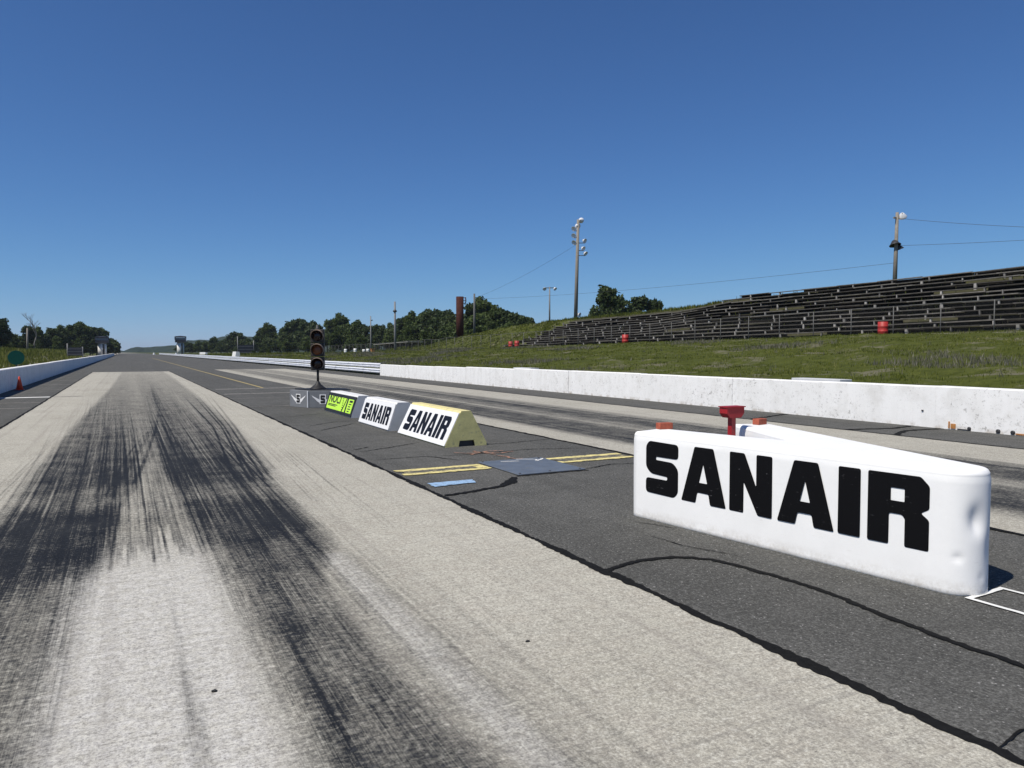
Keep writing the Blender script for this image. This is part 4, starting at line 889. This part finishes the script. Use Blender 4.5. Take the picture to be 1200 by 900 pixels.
for i, (px, top, D) in enumerate([(-30, 372, 190), (-12, 378, 185), (3, 375, 190), (14, 392, 215), (22, 391, 235), (33, 383, 230), (43, 387, 240), (54, 392, 250), (62, 386, 255), (72, 385, 262), (80, 383, 270), (88, 381, 275), (97, 382, 285), (106, 384, 295), (114, 386, 300), (121, 388, 318), (127, 393, 335), (132, 399, 350), (137, 402, 365), (8, 398, 220), (47, 398, 225), (68, 396, 238), (92, 396, 262), (109, 398, 285), (128, 402, 320), (140, 407, 420)]):
    x, y, h = by_bearing(px, top, D); k = [0, 1, 2, 0, 5, 1][i % 6]
    tree(x, y, h, k, KL[k] + ' leafy tree of the left belt, ' + ('near the bare grey tree' if px < 50 else 'behind the dark slatted board' if px < 102 else 'around the round tower'), 'trees of the left belt', 1.15)
tl = [(222, 402, 430), (232, 401, 430), (242, 399, 420), (250, 397, 415), (259, 401, 410), (267, 400, 400), (275, 390, 395), (284, 391, 385), (292, 396, 380), (300, 394, 370), (309, 385, 352), (317, 383, 348), (325, 391, 340), (333, 386, 325), (341, 379, 318), (350, 375, 312), (358, 378, 306), (366, 377, 300), (375, 379, 295), (384, 376, 290), (392, 375, 284), (401, 373, 278), (409, 378, 272), (417, 380, 268), (425, 382, 265), (434, 383, 262), (442, 382, 260), (450, 382, 255), (458, 377, 250), (466, 375, 245), (474, 374, 240), (482, 371, 236), (490, 369, 232), (498, 369, 228), (506, 366, 224), (514, 365, 220), (522, 366, 216), (530, 368, 212), (540, 366, 208), (549, 361, 204), (558, 356, 200), (567, 356, 198), (576, 361, 196), (585, 365, 192), (594, 366, 190), (604, 369, 186), (614, 372, 182), (624, 374, 180), (636, 379, 180), (650, 380, 182)]
for i, (px, top, D) in enumerate(tl):
    x, y, h = by_bearing(px, top, D); k = [1, 0, 2, 4, 5, 1, 3, 0, 2, 4][(i * 7) % 10]
    wh = 'beside the far slatted board' if px < 300 else 'beyond the long white guardrail' if px < 420 else 'behind the low covered shed' if px < 510 else 'behind the rusty column' if px < 572 else 'behind the grassy berm end'
    tree(x, y, h, k, KL[k] + ' leafy tree of the right treeline, ' + wh, 'trees of the right treeline', 1.0 if px > 330 else 1.2)
    x, y, h = by_bearing(px + random.uniform(-5, 5), top + 13 + random.uniform(0, 8), D * .93); 
    if h > 3 and i % 2 == 0: k2 = [0, 4, 5, 1][i % 4]; tree(x, y, h, k2, KL[k2] + ' low tree in front of the right treeline, ' + wh.replace('behind', 'near'), 'front trees of the right treeline', 1.35)
for (px, top, D, k, w, lb) in [(711, 339, 150, 2, .85, 'large dark round tree rising behind the bleacher crest'), (752, 350, 160, 1, 1.1, 'lower dark tree right of the large round one behind the bleachers'), (694, 364, 150, 4, 1.0, 'small pale tree at the left foot of the large round tree'), (733, 360, 150, 5, .9, 'small tree between the two dark trees behind the bleachers'), (768, 353, 165, 1, .6, 'slim dark tree at the edge of the pair behind the bleachers')]:
    x, y, h = by_bearing(px, top, D); tree(x, y, h, k, lb, None, w)
for i, px in enumerate(range(212, 345, 6)):
    x, y, h = by_bearing(px, 402 + random.uniform(-3, 3) - max(0, px - 300) * .1, 455 - max(0, px - 300)); k2 = [1, 2, 0, 5][i % 4]
    tree(x, y, h, k2, KL[k2] + ' distant tree closing the right treeline ' + ('near the white tower' if px < 250 else 'beyond the far slatted board'), 'farthest trees of the right treeline', 1.5)
for i, px in enumerate(range(-34, 138, 7)):
    D = 188 + max(0, px) * 1.05; x, y, h = by_bearing(px, 402 + random.uniform(-4, 4) + (4 if px > 110 else 0), D); k2 = [0, 1, 5, 2][i % 4]
    tree(x, y, max(h, 2.5), k2, KL[k2] + ' low bush before the left tree belt, ' + ('below the bare grey tree' if px < 50 else 'behind the dark slatted board' if px < 102 else 'near the round tower'), 'bushes of the left belt', 1.7, 'bush')
# bushes near the far guardrail
for i, (px, top, D) in enumerate([(285, 411, 215), (306, 411, 200), (315, 412, 190), (297, 413, 205)]):
    x, y, h = by_bearing(px, top, D); tree(x, y, max(h, 1.4), [0, 1][i % 2], KL[[0, 1][i % 2]] + ' low bush on the verge behind the far guardrail', 'bushes behind the far guardrail', 1.8, 'bush')
# bare tree
x, y, h = by_bearing(42, 369, 225); dt = thing('bare_tree', 'leafless grey tree standing above the left tree belt', 'tree', (x, y, tz(x, y) - .1)); mb = MB()
def limb(p, d, L, r_, n):
    q = p + d * L; mb.tube([p, p.lerp(q, .5) + Vector((random.uniform(-.1, .1) * L, 0, 0)), q], [r_, r_ * .8, r_ * .55], 5)
    if n:
        for _ in range(3): limb(p.lerp(q, random.uniform(.6, 1)), (d + Vector((random.uniform(-.6, .75), random.uniform(-.5, .5), random.uniform(-.15, .35)))).normalized(), L * random.uniform(.5, .75), r_ * .55, n - 1)
limb(Vector((0, 0, 0)), Vector((.08, 0, 1)).normalized(), h * .48, .22, 4); mb.build('branches', M['deadwood'], dt)

# distant wooded hills
hv = []; hf = []
def hill(y0, pts, name):
    xs_ = np.linspace(pts[0][0], pts[-1][0], 260); top = np.interp(xs_, [p[0] for p in pts], [p[1] for p in pts]) + np.random.default_rng(5).normal(0, 2.0, 260) + 1.5 * np.sin(xs_ * .09)
    ys_ = [y0 - 160, y0 - 90, y0 - 40, y0, y0 + 200]; k = [0, .35, .78, 1, 0]
    V = []
    for yy, kk in zip(ys_, k):
        jit = np.random.default_rng(int(yy)).normal(0, 1.4, 260) * (kk > 0); V += [(a, yy + 12 * math.sin(a * .05), max(-.2, b * kk + c) if kk else -.2) for a, b, c in zip(xs_, top, jit)]
    F = [(r_ * 260 + i, r_ * 260 + i + 1, (r_ + 1) * 260 + i + 1, (r_ + 1) * 260 + i) for r_ in range(4) for i in range(259)]
    t = NT('distant_woodland'); nn = t.noise(.07, 6, .75); cc = t.mix(t.ramp(nn, [(.35, 0), (.65, 1)]), (.020, .034, .024), (.045, .065, .045)); t.bump(nn, 1, 6); t.fin(cc, .95, spec=.05)
    tag(raw(name, np_mesh(name, V, F, t.m, False)), 'low wooded hills closing the far end of the strip', 'hills', kind='structure')
hill(1500, [(-900, 10), (-300, 8), (-60, 6), (0, 5), (40, 10), (90, 20), (140, 26), (240, 34), (420, 40), (900, 38), (1800, 30)], 'hills')

# ------------------------------------------------------------------ grass and weeds
def tufts(name, n, xr, yr, hh, mat, wd, label, cat, dens=None, blades=3, lean=.35):
    g = rng; Xp = g.uniform(*xr, n); u = g.uniform(0, 1, n); Yp = yr[0] + (yr[1] - yr[0]) * u ** 1.5
    if dens is not None: keep = g.uniform(0, 1, n) < dens(Xp, Yp); Xp, Yp = Xp[keep], Yp[keep]
    m = len(Xp); Zp = terr(Xp, Yp) - .03
    Xp = np.repeat(Xp, blades); Yp = np.repeat(Yp, blades); Zp = np.repeat(Zp, blades); m *= blades
    dist = np.clip(np.hypot(Xp, Yp) / 40, .8, 3.0)
    a = g.uniform(0, 6.28, m); hgt = g.uniform(*hh, m); w = wd * dist * g.uniform(.6, 1.3, m); l = g.uniform(0, lean, m) * hgt; la = g.uniform(0, 6.28, m)
    ox = g.normal(0, .06, m); oy = g.normal(0, .06, m); c, s = np.cos(a) * w, np.sin(a) * w
    V = np.stack([np.stack([Xp + ox - c, Yp + oy - s, Zp], 1), np.stack([Xp + ox + c, Yp + oy + s, Zp], 1), np.stack([Xp + ox + l * np.cos(la), Yp + oy + l * np.sin(la), Zp + hgt], 1)], 1).reshape(-1, 3)
    return tag(raw(name, np_mesh(name, V, np.arange(3 * m).reshape(-1, 3), mat)), label, cat, kind='stuff')
clump = lambda X, Y: np.clip(.55 + .6 * np.sin(X * 1.3 + np.sin(Y * .6) * 2) * np.sin(Y * .9 + X * .4), .12, 1)
weedy = lambda X, Y: np.clip(2.6 * np.sin(X * .42 + 1.2 * np.sin(Y * .21) + 1) * np.sin(Y * .27 + .8 * np.sin(X * .3)) - 1.15, 0, 1) + .012
tufts('bank_grass', 110000, (16.2, 41.0), (3, 150), (.03, .13), M['grass'], .022, 'short green grass covering the bank behind the white wall', 'grass', clump)
tufts('bank_weeds', 60000, (16.5, 40.5), (3, 140), (.08, .30), M['weed'], .02, 'grey dry weeds and white flowers scattered on the bank', 'weeds', weedy, lean=.6)
tufts('berm_grass', 16000, (43.8, 58), (84, 150), (.05, .22), M['grass'], .03, 'green grass on the berm beyond the end of the bleachers', 'grass', clump)
tufts('crest_grass', 7000, (52.2, 57.5), (56, 92), (.15, .5), M['grass'], .03, 'grass along the crest behind the top bleacher rows', 'grass')
tufts('path_grass', 6000, (40.5, 43.6), (3, 120), (.05, .22), M['grass'], .02, 'sparse grass at the foot of the chain-link fence', 'grass', clump)
tufts('stand_weeds', 1800, (43.8, 52), (6, 86), (.1, .45), M['grass'], .02, 'weeds growing up between the bleacher planks', 'weeds', clump)
tufts('field_grass', 30000, (-45, -9.5), (60, 240), (.25, .85), M['grass'], .03, 'tall rough grass on the mound behind the left wall', 'grass', clump)
tufts('verge_grass', 9000, (-9.5, -5.0), (20, 200), (.08, .3), M['grass'], .02, 'thin grass along the back of the left wall', 'grass', lambda X, Y: clump(X, Y) * .6)
tufts('far_verge_grass', 16000, (16.0, 60), (140, 330), (.25, .8), M['grass'], .03, 'rough verge grass below the right treeline', 'grass', lambda X, Y: clump(X, Y) * ((X > 46) | (Y > 175)))

# small rubber crumbs on the lane
def crumb(x, y, s, label):
    mb = MB(); bm_ = bmesh.new(); bmesh.ops.create_icosphere(bm_, subdivisions=1, radius=s)
    mb.add([(v.co.x * (1 + random.uniform(-.3, .3)) * 1.4, v.co.y * (1 + random.uniform(-.3, .3)), max(-.3 * s, v.co.z * .7)) for v in bm_.verts], [tuple(v.index for v in f.verts) for f in bm_.faces]); bm_.free()
    tag(mb.build('rubber_crumb', M['black_board'], None, (x, y, .004 + .3 * s)), label, 'crumb')
crumb(.335, 3.68, .012, 'black rubber crumb on the pale strip between the tyre tracks'); crumb(1.93, 3.53, .010, 'black rubber crumb on clean concrete towards the tar seam')

# ------------------------------------------------------------------ thin summer haze: even air round the whole place
hb_ = MB().box(-6500, 6500, -1000, 6500, -1.3, 62).build('haze', None)
hm = bpy.data.materials.new('haze_air'); hm.use_nodes = True; ht = hm.node_tree; ht.nodes.clear()
ho = ht.nodes.new('ShaderNodeOutputMaterial'); hv_ = ht.nodes.new('ShaderNodeVolumePrincipled'); hv_.inputs['Color'].default_value = (.80, .88, 1, 1); hv_.inputs['Density'].default_value = .00010; hv_.inputs['Anisotropy'].default_value = .2
ht.links.new(hv_.outputs[0], ho.inputs['Volume']); hb_.data.materials.append(hm)
tag(hb_, 'thin pale summer haze lying over the whole strip', 'haze', kind='stuff')
